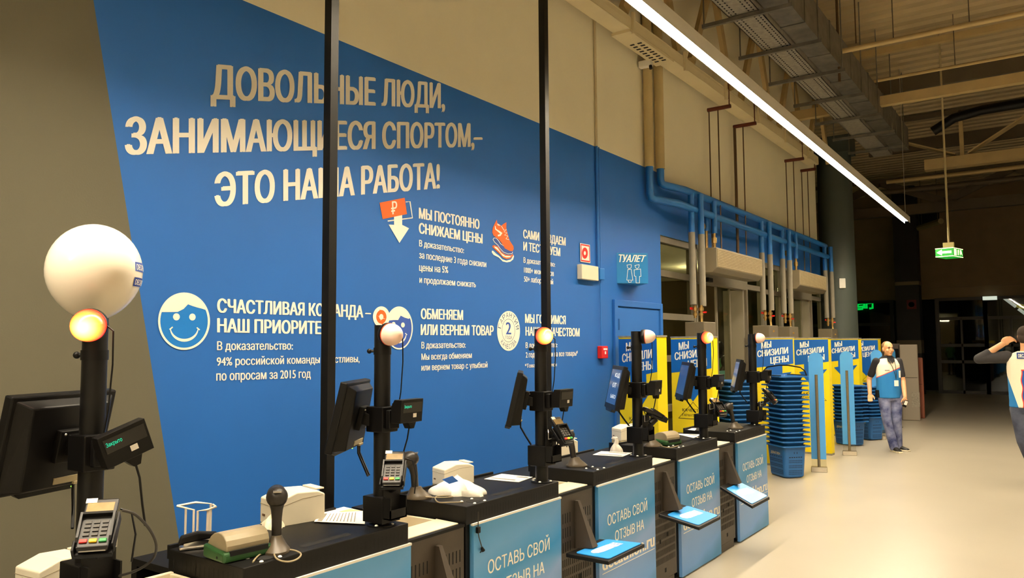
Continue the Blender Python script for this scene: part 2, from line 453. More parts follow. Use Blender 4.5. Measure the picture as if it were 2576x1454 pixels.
mb.face([wp(a, b, .001) for a, b in [(954.8, 510), (1018, 497.4), (1023.8, 538.5), (962.7, 551.2)]], 1)
lettering(mb, '₽', wp(983, 507, .0015), wp(999, 506, .0015), wp(999.5, 537, .0015), wp(984.5, 540, .0015), 0, 0.026)
mb.build('mural_price_arrow', [PAINTW, ORANGE], wall)
mb = MB()   # exploded shoe
sx = lambda pts: [(1220 + a / 6.923, 530 + b / 6.923) for a, b in pts]
mb.face([wp(a, b, .001) for a, b in sx([(205, 155), (215, 215), (285, 262), (330, 225), (375, 200), (372, 300), (395, 400), (430, 520), (495, 620), (500, 670), (478, 705), (430, 700), (345, 655), (300, 580), (240, 500), (150, 435), (128, 380), (135, 300), (165, 235)])], 1)
stroke_px(mb, sx([(178, 265), (185, 320), (240, 360), (285, 395), (262, 425), (225, 435)]), [2, 3, 4, 6, 5, 4], 0, .002)
mb.face([wp(a, b, .002) for a, b in sx([(205, 222), (245, 238), (275, 265), (225, 258)])], 0)
stroke_px(mb, sx([(285, 265), (330, 340), (375, 325), (330, 370), (385, 385), (340, 425), (400, 440), (365, 490), (420, 505)]), 1.6, 0, .002)
mb.face([wp(a, b, .0005) for a, b in sx([(150, 470), (200, 470), (250, 545), (320, 620), (400, 690), (480, 715), (475, 745), (400, 752), (320, 715), (262, 650), (230, 590), (170, 545), (140, 500)])], 2)
stroke_px(mb, sx([(325, 612), (270, 575), (235, 520), (195, 475), (155, 475), (140, 500), (165, 545), (225, 600), (262, 655), (320, 720), (400, 752), (470, 748), (482, 718)]), 1.2, 0, .0012)
mb.face([wp(a, b, .0004) for a, b in sx([(130, 610), (165, 598), (225, 625), (290, 720), (360, 765), (450, 775), (490, 750), (485, 790), (440, 830), (380, 842), (320, 820), (270, 765), (180, 680), (130, 635)])], 1)
mb.face([wp(a, b, .0008) for a, b in sx([(160, 618), (215, 640), (280, 735), (350, 785), (450, 790), (470, 780), (430, 812), (370, 815), (310, 790), (240, 705), (170, 645)])], 0)
mb.face([wp(a, b, .0004) for a, b in sx([(122, 695), (145, 700), (190, 745), (250, 790), (300, 845), (370, 870), (450, 850), (500, 770), (505, 800), (490, 850), (440, 890), (380, 900), (310, 885), (240, 815), (150, 770), (118, 725)])], 0)
mb.build('mural_shoe', [PAINTW, ORANGE, mat('wall_dark_blue', (30, 75, 160), .6)], wall)

# --- small fittings on the wall
mb = MB(); q = [wp(*p, .004) for p in [(1458.6, 611.5), (1483, 616), (1484.4, 662), (1459.8, 658.5)]]
mb.prism([p for p in q], (0.004, 0, 0), 0)
cen = sum(q, V()) / 4
def shrink(k, dx): return [cen + (p - cen) * k + V((dx, 0, 0)) for p in q]
mb.face(shrink(.93, .0046), 1); mb.face(shrink(.78, .0052), 0)
mb.face(ell_px(1471.3, 636.8, 7.4, 14.2, 32, dx=.0115), 1); mb.face(ell_px(1471.3, 636.8, 2.8, 5.2, 24, dx=.0125), 0)
o = mb.build('fire_hose_sign', [WHITE, RED]); tag(o, 'red and white square safety sign with ring on the blue wall', 'sign')
a = wp(1452, 683.5); bnd = wp(1494, 690)
mb = MB(); mb.bx(WX, WX + .06, a.y, bnd.y, a.z - .075, a.z + .075)
o = mb.build('emergency_lamp', CREAM, bevel=.006); tag(o, 'long cream wall box under the red and white safety sign', 'lamp')

# blue door in the blue wall
dl = on_x(1548, 762, WX).y; dz = 2.12
mb = MB(); mb.bx(WX, WX + .03, dl - .07, dl, 0, dz + .07); mb.bx(WX, WX + .03, 8.72, 8.79, 0, dz + .07); mb.bx(WX, WX + .03, dl, 8.72, dz, dz + .07)
dr = MB(); dr.bx(WX + .001, WX + .012, dl + .01, 8.71, 0.01, dz - .01)
d3 = struct(dr.build('door_3', BLUEW)); f = mb.build('door_frame', BLUEW, d3, bevel=.004)
mb = MB()
for hz in (.25, 1.1, 1.92): mb.cyl((WX + .03, dl + .012, hz - .06), (WX + .03, dl + .012, hz + .06), .012, n=10)
mb.build('hinge', mat('hinge_blue', (20, 80, 150), .4, .3), d3)

# toilet sign: a V of two boards standing out from the wall
p0 = V((WX, 7.66, 0)); s_ = .257
za, zb = on_x(1553, 636, WX).z, on_x(1553, 713, WX).z
A0 = V((WX, 7.66, zb)); A1 = V((WX, 7.66, za)); B0 = V((WX + s_, 7.66 + s_, zb)); B1 = V((WX + s_, 7.66 + s_, za)); C0 = V((WX, 7.66 + 2 * s_, zb)); C1 = V((WX, 7.66 + 2 * s_, za))
SIGNB = mat('sign_blue', (20, 122, 188), .45)
t = thing('toilet_sign', 'small wedge shaped blue toilet sign on the wall above the blue door', 'sign', (0, 0, 0))
mb = MB(); mb.prism([A0, B0, C0], A1 - A0); mb.build('sign_box', SIGNB, t, bevel=.004)
mb = MB(); nrm = V((1, -1, 0)).normalized() * .003
def sp(u, v): return A0 * (1 - u) * (1 - v) + B0 * u * (1 - v) + A1 * (1 - u) * v + B1 * u * v + nrm
lettering(mb, 'ТУАЛЕТ', sp(.07, .94), sp(.95, .92), sp(.90, .71), sp(.07, .69), 0, .04, .25)
def ol(pts, wd=.014):
    pts = [V(p) for p in pts]
    for i in range(len(pts)):
        a_, b_ = pts[i], pts[(i + 1) % len(pts)]; d = (b_ - a_).normalized(); nn = V((-d.y, d.x)) * wd / 2; e = d * wd / 2
        mb.face([sp(*(a_ + nn - e)), sp(*(b_ + nn + e)), sp(*(b_ - nn + e)), sp(*(a_ - nn - e))])
zs = lambda L: [((x - 105) / 535, 1 - (y - 545) / 560) for x, y in L]
ol(zs([(280, 770), (352, 760), (350, 815), (320, 838), (290, 820)])); ol(zs([(295, 850), (350, 845), (375, 1045), (272, 1045)]))
ol(zs([(295, 1045), (345, 1045), (345, 1085), (305, 1085)])); ol(zs([(415, 775), (488, 760), (480, 812), (450, 838), (425, 815)]))
ol(zs([(400, 855), (510, 840), (515, 975), (490, 975), (488, 1095), (430, 1095), (428, 975), (402, 970)]))
mb.build('sign_lettering', PAINTW, t)

# conduits, junction boxes and call point
t = thing('wall_conduit', 'thin conduit running down the wall from the cable tray to the red call point', 'conduit', (WX, 6.9, 0))
cy_ = on_x(1497, 400, WX).y
mb = MB(); CR = .014
mb.cyl((.02, cy_ - 6.9, BZ), (.02, cy_ - 6.9, 5.25), CR, n=8)
mb.build('upper_run', mat('beige_pipe', (205, 190, 155), .6), t)
mb = MB(); mb.cyl((.02, cy_ - 6.9, on_x(1502, 700, WX).z), (.02, cy_ - 6.9, BZ), CR, n=8); mb.cyl((.02, cy_ - 6.85, on_x(1502, 690, WX).z), (.02, cy_ - 6.85, BZ), .006, n=6)
mb.cyl((.02, cy_ - 6.86, on_x(1507, 870, WX).z), (.02, cy_ - 6.86, on_x(1502, 700, WX).z), .006, n=6)
mb.build('lower_run', mat('blue_pipe_paint', (28, 110, 190), .45), t)
mb = MB(); jb = on_x(1503, 690, WX); mb.bx(0, .06, jb.y - 6.9 - .05, jb.y - 6.9 + .05, jb.z - .06, jb.z + .06)
mb.build('junction_box', MATS['blue_pipe_paint'], t, bevel=.005)
cp = on_x(1510, 886, WX)
t = thing('call_point', 'small red fire alarm call point on the blue wall', 'alarm', (WX, cp.y, cp.z))
mb = MB(); mb.bx(0, .06, -.065, .065, -.065, .065); mb.build('case', RED, t, bevel=.008)
mb = MB(); mb.bx(.06, .064, -.04, .04, .022, .042); mb.bx(.06, .064, -.012, .012, -.02, .01); mb.build('label', WHITE, t)

# --- entrance glazing
GX = WX - .12
FRM = mat('entrance_frame', (130, 122, 106), .45, .3, .05, 10)
GLS = glass_mat('entrance_glass', (.72, .74, .66), .05)
def window(n, y0, y1, rails, z1=3.06, z0=0.02, x=GX, mats_=FRM, gl=GLS, w_=.06):
    mb = MB()
    for yy in (y0, y1): mb.bx(x - .05, x + .05, yy - w_ / 2, yy + w_ / 2, z0, z1)
    for z in [z0 + .05, z1 - .04] + rails: mb.bx(x - .045, x + .045, y0 + w_ / 2, y1 - w_ / 2, z - .04, z + .04)
    g = MB(); g.bx(x - .006, x + .006, y0 + w_ / 2, y1 - w_ / 2, z0, z1)
    o = struct(g.build('window_%d' % n, gl)); mb.build('window_frame', mats_, o); return o
window(1, 8.86, 10.05, [2.59, 2.05, 1.52, .9])
window(2, 12.2, 13.02, [2.60, 1.52, .9])
window(3, 13.12, 14.02, [2.57, 1.52, .9])
window(4, 16.06, 16.9, [2.60, 1.52, .9])
def entrance(n, y0, y1):
    mb = MB()
    mb.bx(GX - .07, GX + .07, y0, y1, 2.54, 2.68)
    mb.bx(GX - .05, GX + .05, y0, y1, 3.0, 3.06)
    mb.bx(GX - .05, GX + .05, y0, y0 + .06, 0, 3.06)
    fr = struct(mb.build('door_%d' % n, FRM))
    p = MB(); p.bx(GX - .30, GX + .02, y1 - .04, y1 + .02, 0, 2.54); p.build('door_portal', mat('portal_panel', (130, 123, 108), .5, 0, .03, 3), fr)
    g = MB(); g.bx(GX - .005, GX + .005, y0 + .06, y1, 2.68, 3.0)
    g.bx(GX - .035, GX - .025, y0 + .95, y0 + 1.5, .02, 2.54); g.build('door_glass', GLS, fr)
    s = MB()
    for yy in (y0 + .95, y0 + 1.5): s.bx(GX - .045, GX - .015, yy - .02, yy + .02, .02, 2.54)
    s.bx(GX - .045, GX - .015, y0 + .95, y0 + 1.5, .02, .1); s.build('door_leaf_frame', FRM, fr)
    c = MB(); cpos = y0 + .35; c.bx(GX + .07, GX + .13, cpos - .09, cpos + .09, 2.56, 2.62); c.build('door_sensor', BLACKP, fr, bevel=.01)
entrance(1, 10.1, 12.12)
entrance(2, 14.06, 16.0)
# vestibule behind
vb = MB(); VEST = mat('vestibule_wall', (150, 134, 98), .8, 0, .05, 2)
vb.bx(-7.6, -7.5, 8.6, 20, 0, 3.2); vb.bx(-7.5, WX - .3, 8.5, 8.6, 0, 3.2)
struct(vb.build('wall_vestibule', VEST))
vc = MB(); vc.bx(-7.5, WX - .3, 8.6, 16.4, 3.12, 3.2); struct(vc.build('ceiling_vestibule', BEIGE))

# ================================================================== LAMPS OF THE HALL
LEDM = bpy.data.materials.new('led_diffuser'); LEDM.use_nodes = True
_b = LEDM.node_tree.nodes['Principled BSDF']; _b.inputs['Base Color'].default_value = (.8, .8, .75, 1)
_b.inputs['Emission Color'].default_value = (*LED_COLOR, 1); _b.inputs['Emission Strength'].default_value = LED_POWER
def linear_light(label, xa, ya, xb, yb, z, rods, width=.088):
    a, b = V((xa, ya, 0)), V((xb, yb, 0)); L = (b - a).length; ang = atan2(-(xb - xa), yb - ya)
    t = thing('linear_light', label, 'lamp', (xa, ya, z), (0, 0, ang))
    m = MB(); m.bx(-width / 2, width / 2, 0, L, .012, .075); m.bx(-width / 2 - .004, -width / 2, 0, L, -.040, .075); m.bx(width / 2, width / 2 + .004, 0, L, -.040, .075); m.build('housing', mat('lamp_housing', (200, 196, 185), .5), t)  # side lips added below the diffuser to keep light off the upper wall
    m = MB(); m.bx(-width / 2 + .002, width / 2 - .002, .003, L - .003, 0, .012); m.build('diffuser', LEDM, t)
    for r in rods:
        m = MB(); m.cyl((0, r, .075), (0, r, HZ - z), .006, n=6); m.build('suspension', STEEL, t)
linear_light('very long bright white strip light hanging over the row of checkout counters', -2.13, -4.0, -2.335, 16.3, 4.0, [20.1])
linear_light('long white strip light hanging over the shop floor right of the counters', 2.4, -6.0, 2.4, 16.5, 4.0, [2, 12])
linear_light('long white strip light hanging farthest into the shop', 7.2, -6.0, 7.2, 12.0, 4.0, [2, 12])
for x_, y_ in ((-5.6, 9.9), (-5.4, 13.6)):
    t = thing('ceiling_light', 'small flat white ceiling lamp in the entrance vestibule, ' + ('nearer the blue door' if y_ < 10 else 'behind the second glass door'), 'lamp', (x_, y_, 2.93), group='vestibule ceiling lamps')
    m = MB(); m.bx(-.35, .35, -.07, .07, -.012, 0); m.cyl((0, 0, 0), (0, 0, .2), .01, n=6); m.build('lamp_frame', WHITE, t)
    vm = mat('vestibule_lamp', (230, 230, 220), .5, emit=(1, .85, .5), estr=48.0); m = MB(); m.bx(-.33, .33, -.05, .05, -.05, -.012); m.bx(-.33, .33, .055, .075, .0, .03); m.bx(-.33, .33, -.075, -.055, .0, .03); m.build('lamp_diffuser', vm, t)  # glowing strips on top of the frame added to brighten the vestibule ceiling

# ================================================================== UNDER THE ROOF
TRUNK = mat('cream_trunking', (214, 200, 162), .6, 0, .04, 3)
t = thing('cable_trunking', 'long cream cable trunking running along the beige wall above the pipe hangers', 'trunking', (-3.84, 0, 5.06))
m = MB(); m.bx(0, .2, -4, 15.2, 0, .02); m.bx(0, .2, -4, 15.2, .13, .15); m.bx(.18, .2, -4, 15.2, .02, .13); m.bx(0, .02, -4, 15.2, .02, .13); m.build('channel', TRUNK, t, bevel=.006)
ya, yb = on_z(1528, 78, 5.1).y, on_z(1650, 153, 5.1).y
m = MB(); m.bx(-.02, .21, ya, yb, -.03, .0, 0)
for i in range(9):
    for j in (0, 1):
        y0 = ya + (yb - ya) * (.3 + .07 * i); m.bx(.03 + .09 * j, .08 + .09 * j, y0, y0 + .03, -.033, -.029, 1)
m.build('vent_unit', [TRUNK, SLOT], t)
yy = 6.0
while yy < 15: m = MB(); m.bx(.2, .23, yy, yy + .04, -.04, .2); m.build('clip', TRUNK, t); yy += 1.4
t = thing('upper_trunking', 'second cream cable channel lying above and behind the long trunking', 'trunking', (-3.62, 0, 5.42))
m = MB(); m.bx(0, .1, -4, 9.4, 0, .1); m.build('channel', TRUNK, t, bevel=.004)
cp = on_x(1634, 157, -3.85)
t = thing('wall_camera', 'tiny white camera box under the trunking on the beige wall', 'camera', tuple(cp))
m = MB(); m.bx(-.13, .03, -.04, .04, -.05, .03); m.build('housing', WHITE, t, bevel=.01)
m = MB(); m.cyl((.02, -.02, -.05), (.03, -.03, -.09), .02, n=12); m.build('lens', BLACKP, t)

# red-brown hangers with thin rods for the door heaters
RUST = mat('red_brown_steel', (92, 40, 24), .5, .2)
ROD = mat('thin_rod_steel', (92, 70, 45), .5, .4)
def hanger(lx, ly, rx_, ry_, rods, label, bent=False):
    a = on_x(lx, ly, -3.95); b = on_y(rx_, ry_, a.y); z = (a.z + b.z) / 2
    t = thing('pipe_hanger', label, 'hanger', (a.x, a.y, z), group='red-brown hangers under the trunking')
    L = b.x - a.x
    m = MB(); m.cyl((0, 0, 0), (L, 0, 0), .028, n=10); m.build('cross_bar', RUST, t)
    m = MB(); m.cyl((L - .02, 0, 0), (L - .02, 0, .42), .008, n=6); m.cyl((L - .02, 0, .40), (L - .02, 0, .46), .05, n=10); m.build('top_fixing', RUST, t)
    for r in rods:
        rr = .009 if not (bent and r == rods[0]) else .022
        m = MB(); m.cyl((L * r, 0, 0), (L * r, 0, 2.95 - z), rr, n=6); m.build('rod', ROD, t)
hanger(1780, 278, 1838, 266, [.06, .45], 'red-brown pipe hanger nearest the camera under the cream trunking')
hanger(1845, 320, 1902, 309, [.05, .42], 'red-brown pipe hanger with a thick bent conduit, second along the trunking', True)
hanger(1974, 406, 2022, 398, [.06, .45], 'red-brown pipe hanger third along the trunking, above the far door heater')
hanger(2014, 431, 2052, 424, [.06, .45], 'red-brown pipe hanger at the far end of the beige wall')

# pipes
BLUEP = mat('blue_pipe', (24, 104, 180), .42); GREYP = mat('grey_pipe_insulation', (128, 121, 106), .7, 0, .06, 10)
BEIGEP = mat('beige_riser', (196, 176, 128), .6, 0, .05, 5)
t = thing('heating_pipes', 'bundle of blue and grey heating pipes over the glass entrance', 'pipes', (-3.8, 8.4, 0))
PR = .046
def pipe(name, pts, mt, r=PR):
    m = MB(); m.tube(pts, r, 14); return m.build(name, mt, t)
def Yof(px, py): return on_x(px, py, -3.8).y - 8.4
for i, (dy, dx, zt) in enumerate(((0.0, 0.0, 3.42), (.31, -.03, 3.64))):
    pipe('riser', [(-.13, dy, 3.80 + .03 * i), (-.13, dy, HZ)], BEIGEP, .056)
    z = zt
    pipe('header_pipe', [(-.13, dy, 3.80 + .03 * i), (-.13, dy, z + .06), (-.125, dy + .015, z + .015), (-.11, dy + .06, z), (dx, dy + .5, z), (dx, 7.9, z)], BLUEP)
for (dy, x, z0, zs_) in ((.98, -.02, 2.20, 3.12), (1.10, .06, 2.18, 3.10), (3.80, -.02, 2.22, 3.12), (3.95, .06, 2.22, 3.10), (4.90, -.02, 2.2, 3.12), (5.02, .06, 2.2, 3.10), (7.78, -.02, 2.2, 3.14), (7.93, .06, 2.2, 3.12)):
    pipe('drop_pipe', [(x, dy, zs_), (x, dy, 3.62)], BLUEP, .040)
    pipe('drop_pipe', [(x, dy, z0), (x, dy, zs_)], GREYP, .042)
for dy in (1.68, 5.58):
    pipe('branch_pipe', [(.02, dy, 3.18), (.02, dy, 3.62)], BLUEP, .036)
    pipe('branch_pipe', [(-.08, dy - .02, 3.22), (-.08, dy - .02, 3.45)], BLUEP, .04)
def valve(y, z, up=1):
    m = MB()
    for x in (-.02, .06):
        m.cyl((x, y, z), (x, y, z - .16), .02, n=10); m.cyl((x, y, z - .03), (x, y, z - .07), .034, n=8); m.cyl((x, y, z - .10), (x, y, z - .13), .03, n=6)
    m.tube([(.06, y, z - .16), (.07, y, z - .28), (.1, y - .02, z - .33), (.12, y - .05, z - .33)], .018, 8)
    v = m.build('valve', BRASS, t)
    m = MB(); m.box((-.05, y - .03, z - .04), (.02, .1, .03)); m.build('valve_handle', RED, v); m = MB(); m.box((.09, y + .03, z - .09), (.05, .03, .02)); m.build('valve_handle', RED, v)
for dy, z in ((1.04, 2.19), (3.88, 2.22), (4.96, 2.2), (7.86, 2.2)): valve(dy, z)
for dy in (1.66, 5.56):
    m = MB(); m.cyl((.02, dy, 3.18), (.02, dy, 2.95), .02, n=10); m.cyl((.02, dy, 3.12), (.02, dy, 3.05), .034, n=6); m.cyl((-.08, dy - .02, 3.22), (-.08, dy - .02, 2.95), .022, n=8); m.ell((-.12, dy - .06, 3.28), (.05, .05, .05), nu=10, nv=6); m.build('valve', BRASS, t)

# door heaters and cabinets
HEAT = mat('heater_casing', (128, 117, 94), .5, .1, .04, 5); GRILL = mat('heater_grille', (150, 135, 100), .55, .1, .12, 14, .3, 120)
def heater(label, y0, y1):
    t = thing('door_heater', label, 'heater', (-3.86, y0, 2.62), group='door heaters over the entrance')
    L = y1 - y0
    m = MB(); m.prism([(0, 0, .02), (.02, 0, 0), (.20, 0, 0), (.26, 0, .06), (.26, 0, .32), (0, 0, .32)], (0, L, 0)); m.build('casing', HEAT, t, bevel=.006)
    m = MB(); m.bx(.26, .266, .02, L - .02, .07, .30, 0)
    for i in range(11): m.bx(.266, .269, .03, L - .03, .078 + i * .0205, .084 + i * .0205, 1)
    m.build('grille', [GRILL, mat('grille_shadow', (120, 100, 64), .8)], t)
heater('wide beige door heater over the first glass entrance', 9.65, 11.5)
heater('beige door heater over the far glass entrance beside the round column', 13.5, 15.3)
CAB = mat('grey_cabinet', (112, 102, 84), .5, .2, .05, 6)
for i, (y0, y1, lab) in enumerate(((9.4, 9.8, 'grey metal cabinet below the first pair of pipe drops'), (12.05, 12.5, 'grey metal cabinet below the second pair of pipe drops'), (13.15, 13.65, 'grey metal cabinet below the third pair of pipe drops'), (16.0, 16.45, 'grey metal cabinet next to the round column'))):
    t = thing('floor_cabinet', lab, 'cabinet', (-3.95, y0, 0), group='cabinets under the pipe drops')
    m = MB(); m.bx(0, .26, 0, y1 - y0, .04, 1.98); m.build('casing', CAB, t, bevel=.01)
    m = MB(); m.bx(.02, .24, .02, y1 - y0 - .02, 0, .04); m.build('plinth', BLACK, t)
    m = MB(); m.bx(.10, .20, -.004, 0, 1.35, 1.75); m.build('vent', SLOT, t)

# duct and cable ladder
t = thing('air_duct', 'large dark square air duct under the roof beside the perforated tray', 'duct', (0, 0, 0))
m = MB(); m.bx(-2.66, -2.38, -2, 17.2, 5.56, 6.0); m.build('duct_body', GALV, t)
yy = 2.0
while yy < 17: m = MB(); m.bx(-2.668, -2.372, yy, yy + .05, 5.548, 6.012); m.build('flange', GALV, t); yy += 1.25
t = thing('cable_tray', 'wide perforated grey cable tray running under the roof along the strip light', 'tray', (0, 0, 5.5))
m = MB(); m.bx(-3.03, -2.68, -2, 17.2, 0, .008, 0)
for xa in (-3.03, -2.688): m.bx(xa, xa + .008, -2, 17.2, 0, .09, 0)
yy = 5.0
while yy < 14:
    for xx in (-2.985, -2.93, -2.78, -2.725): m.bx(xx - .008, xx + .008, yy, yy + .03, -.002, .002, 1)
    yy += .07
m.build('tray', [GALVL, SLOT], t)
yy = 7.4
k = 0
while yy < 17.2:
    m = MB(); m.bx(-3.35, -2.3, yy, yy + .045, -.06, -.015)
    for xx in (-3.33, -2.34): m.cyl((xx, yy + .02, -.06), (xx, yy + .02, HZ - 5.5), .009, n=6)
    yy += 1.28; k += 1; m.build('tray_support', GALV, t)

# roof trusses
TRU = mat('roof_steel_beige', (186, 162, 112), .6, .05, .08, 4); TRD = mat('roof_steel_dark', (96, 84, 66), .6, .2, .1, 4)
def truss(label, y, x0, x1, zb, ct, mt, step, flat=.1, first=0.0, zt=6.72):
    t = thing('roof_truss', label, 'truss', (x0, y, zb))
    L = x1 - x0
    m = MB(); m.bx(0, L, -flat / 2, flat / 2, 0, ct); m.build('bottom_chord', mt, t)
    m = MB(); m.bx(0, L, -.05, .05, zt - zb - .1, zt - zb); m.build('top_chord', mt, t)
    x = first; up = True
    while x < L - step * .5:
        a, b = (x, ct), (x + step, zt - zb - .1)
        if not up: a, b = (x, zt - zb - .1), (x + step, ct)
        ang = atan2(b[1] - a[1], b[0] - a[0]); ln = sqrt((b[0] - a[0]) ** 2 + (b[1] - a[1]) ** 2)
        m = MB(); m.box(((a[0] + b[0]) / 2, 0, (a[1] + b[1]) / 2), (ln, .04, flat * 1.1), 0, Matrix.Rotation(-ang, 3, 'Y')); m.build('diagonal', mt, t)
        x += step; up = not up
truss('roof truss with thick cream bottom beam over the middle of the hall', 14.3, -3.9, 5.0, 5.72, .16, TRU, 1.35, .14, 8.2)
t = thing('roof_truss', 'cream roof beam with a V of flat plates behind the thick cream beam', 'truss', (-2.4, 19.6, 5.68))
m = MB(); m.bx(0, 7.4, -.12, .12, -.12, .12); m.build('bottom_chord', TRU, t)
for (xa, za, xb, zb) in ((-.45, .62, .62, .16), (.86, .16, 2.2, .95), (4.4, .16, 3.2, .95)):
    ang = atan2(zb - za, xb - xa); m = MB(); m.box(((xa + xb) / 2, 0, (za + zb) / 2), (sqrt((xb - xa) ** 2 + (zb - za) ** 2), .28, .03), 0, Matrix.Rotation(-ang, 3, 'Y')); m.build('diagonal', TRU, t)
m = MB(); m.bx(.70, .78, -.05, .05, .12, 1.15); m.build('post', TRU, t)
m = MB(); m.bx(-1.5, 7.4, -.05, .05, 1.08, 1.18); m.build('top_chord', TRD, t)
truss('dark roof truss farthest back, in front of the far wall', 26.0, -6.5, 5.0, 5.55, .3, TRD, 1.75, .2, .3)
t = thing('wall_truss', 'cream steel truss running along the top of the beige wall behind the strip light', 'truss', (-3.78, 0, 5.35))
m = MB(); m.bx(-.05, .05, -2, 16.3, 1.3, 1.42); m.build('top_chord', TRU, t)
for k in range(6):
    y0 = 5.6 + k * 1.9
    for (a, b) in (((y0, 0), (y0 + .75, 1.35)), ((y0 + .85, 1.35), (y0 + 1.45, 0))):
        ang = atan2(b[1] - a[1], b[0] - a[0]); ln = sqrt((b[0] - a[0]) ** 2 + (b[1] - a[1]) ** 2)
        m = MB(); m.box((0, (a[0] + b[0]) / 2, (a[1] + b[1]) / 2), (.06, ln, .13), 0, Matrix.Rotation(ang, 3, 'X')); m.build('diagonal', TRU, t)
def roof_pipe(name, label, pts, r, mt, cat='pipe', hang=None):
    t = thing(name, label, cat, pts[0]); p0_ = V(pts[0])
    m = MB(); m.tube([V(p) - p0_ for p in pts], r, 10); m.build('tube', mt, t)
    if hang:
        for f in hang:
            q = V(pts[0]).lerp(V(pts[-1]), f) - p0_
            m = MB(); m.cyl(q, (q.x, q.y, HZ - p0_.z), .008, n=6); m.build('hanger_rod', TRD, t)
roof_pipe('roof_pipe', 'thin cream pipe crossing under the roof, nearest of the roof pipes', [(-2.46, 11.45, 5.8), (5, 11.45, 5.8)], .035, TRU, hang=(.1, .22, .4))
roof_pipe('roof_pipe', 'thin pale pipe just above the thick cream roof beam', [(-2.4, 13.9, 6.05), (5, 13.9, 6.05)], .025, TRU, hang=(.16, .5))
roof_pipe('roof_pipe', 'thin grey pipe crossing under the roof behind the crossed struts', [(-3.5, 21.4, 5.75), (5, 21.4, 5.75)], .05, TRU)
roof_pipe('roof_pipe', 'grey pipe crossing in front of the dark far truss', [(-4.5, 24.0, 5.95), (5, 24.0, 5.95)], .07, TRD)
roof_pipe('flexible_duct', 'black flexible duct lying under the roof at the right', [(-2.1, 18.6, 6.2), (-1.7, 18.6, 6.42), (-1.2, 18.6, 6.5), (1.5, 18.6, 6.55), (5, 18.6, 6.55)], .10, BLACKP, 'duct')
for i, (yy, zz) in enumerate(((9.0, 6.72), (16.6, 6.7), (22.0, 6.7))):
    m = MB(); m.bx(-4, 8, yy, yy + .16, zz - .1, HZ); o = m.build('roof_purlin', TRD); tag(o, ('nearest', 'second', 'third')[i] + ' brown purlin pressed under the roof deck', 'beam')
mt_ = thing('vent_panel', 'dark flat panel hanging under the roof right of the duct', 'panel', (-1.95, 9.5, 6.35)); m = MB(); m.bx(-.6, .5, -.06, .06, 0, .12); m.build('panel_body', TRD, mt_)
m = MB(); m.cyl((.45, 0, .12), (.45, 0, .55), .008, n=6); m.cyl((-.5, 0, .12), (-.5, 0, .55), .008, n=6); m.build('panel_rods', TRD, mt_)
for px, y0, lab in ((2105, 8.9, 'thick'), (2150, 9.6, 'thin')):
    p = at_d(px, 20, 11.0); t = thing('hanging_rod', lab + ' steel rod hanging from the roof beside the air duct', 'rod', (p.x, p.y, 5.0)); m = MB(); m.cyl((0, 0, .35 if lab == 'thick' else .9), (0, 0, HZ - 5.0), .018 if lab == 'thick' else .009, n=8); m.build('rod_shaft', ROD, t)

# hanging exit sign
EXG = mat('exit_green', (0, 120, 30), .4, emit=lin((10, 150, 40)), estr=1.0); EXW = mat('exit_white', (255, 255, 200), .4, emit=(1, .95, .55), estr=1.4)
k = at_d(2397, 633, 12.6); lf = at_d(2353, 633, 12.78); rt = at_d(2422, 633, 12.88)
t = thing('exit_sign', 'lit green box sign with a white arrow hanging on a rod', 'sign', (k.x, k.y, k.z))
a = (lf - k); a.z = 0; b = (rt - k); b.z = 0
u1 = a.normalized(); u2 = b.normalized()
h = .145
m = MB(); m.prism([V((0, 0, -h / 2)), a + V((0, 0, -h / 2)), a + b + V((0, 0, -h / 2)), b + V((0, 0, -h / 2))], (0, 0, h)); m.build('sign_box', EXG, t)
m = MB()
for z in (-h / 2, h / 2 - .012):
    for s0, s1 in ((V(), a), (V(), b)):
        n_ = (-(s1.normalized().cross(V((0, 0, 1))))); n_ = n_ if n_.dot(-k) > 0 else -n_
        m.prism([s0 + V((0, 0, z)), s1 + V((0, 0, z)), s1 + V((0, 0, z + .012)), s0 + V((0, 0, z + .012))], n_ * .004)
m.build('sign_edge', EXW, t)
def face_poly(m, e, pts):
    n_ = e.normalized().cross(V((0, 0, 1))); n_ = n_ if n_.dot(-k) > 0 else -n_
    m.prism([e * x + V((0, 0, (y - .5) * h)) + n_ * .003 for x, y in pts], n_ * .002)
m = MB()
face_poly(m, a, [(.93, .5), (.62, .84), (.62, .62), (.08, .64), (.08, .36), (.62, .38), (.62, .16)])
face_poly(m, b, [(.1, .15), (.34, .15), (.34, .85), (.1, .85)]); face_poly(m, b, [(.46, .2), (.54, .2), (.6, .8), (.46, .8)]); face_poly(m, b, [(.68, .2), (.78, .45), (.92, .22), (.86, .6), (.8, .85), (.7, .8)])
m.build('sign_symbol', EXW, t)
c = (a + b) / 2
m = MB(); m.box(c + V((0, 0, h / 2 + .05)), (.16, .12, .1)); m.build('mount_box', TRU, t)
m = MB(); m.cyl(c + V((0, 0, h / 2 + .1)), c + V((0, 0, HZ - k.z)), .017, n=8); m.build('rod', mat('pale_rod', (180, 165, 125), .5), t)

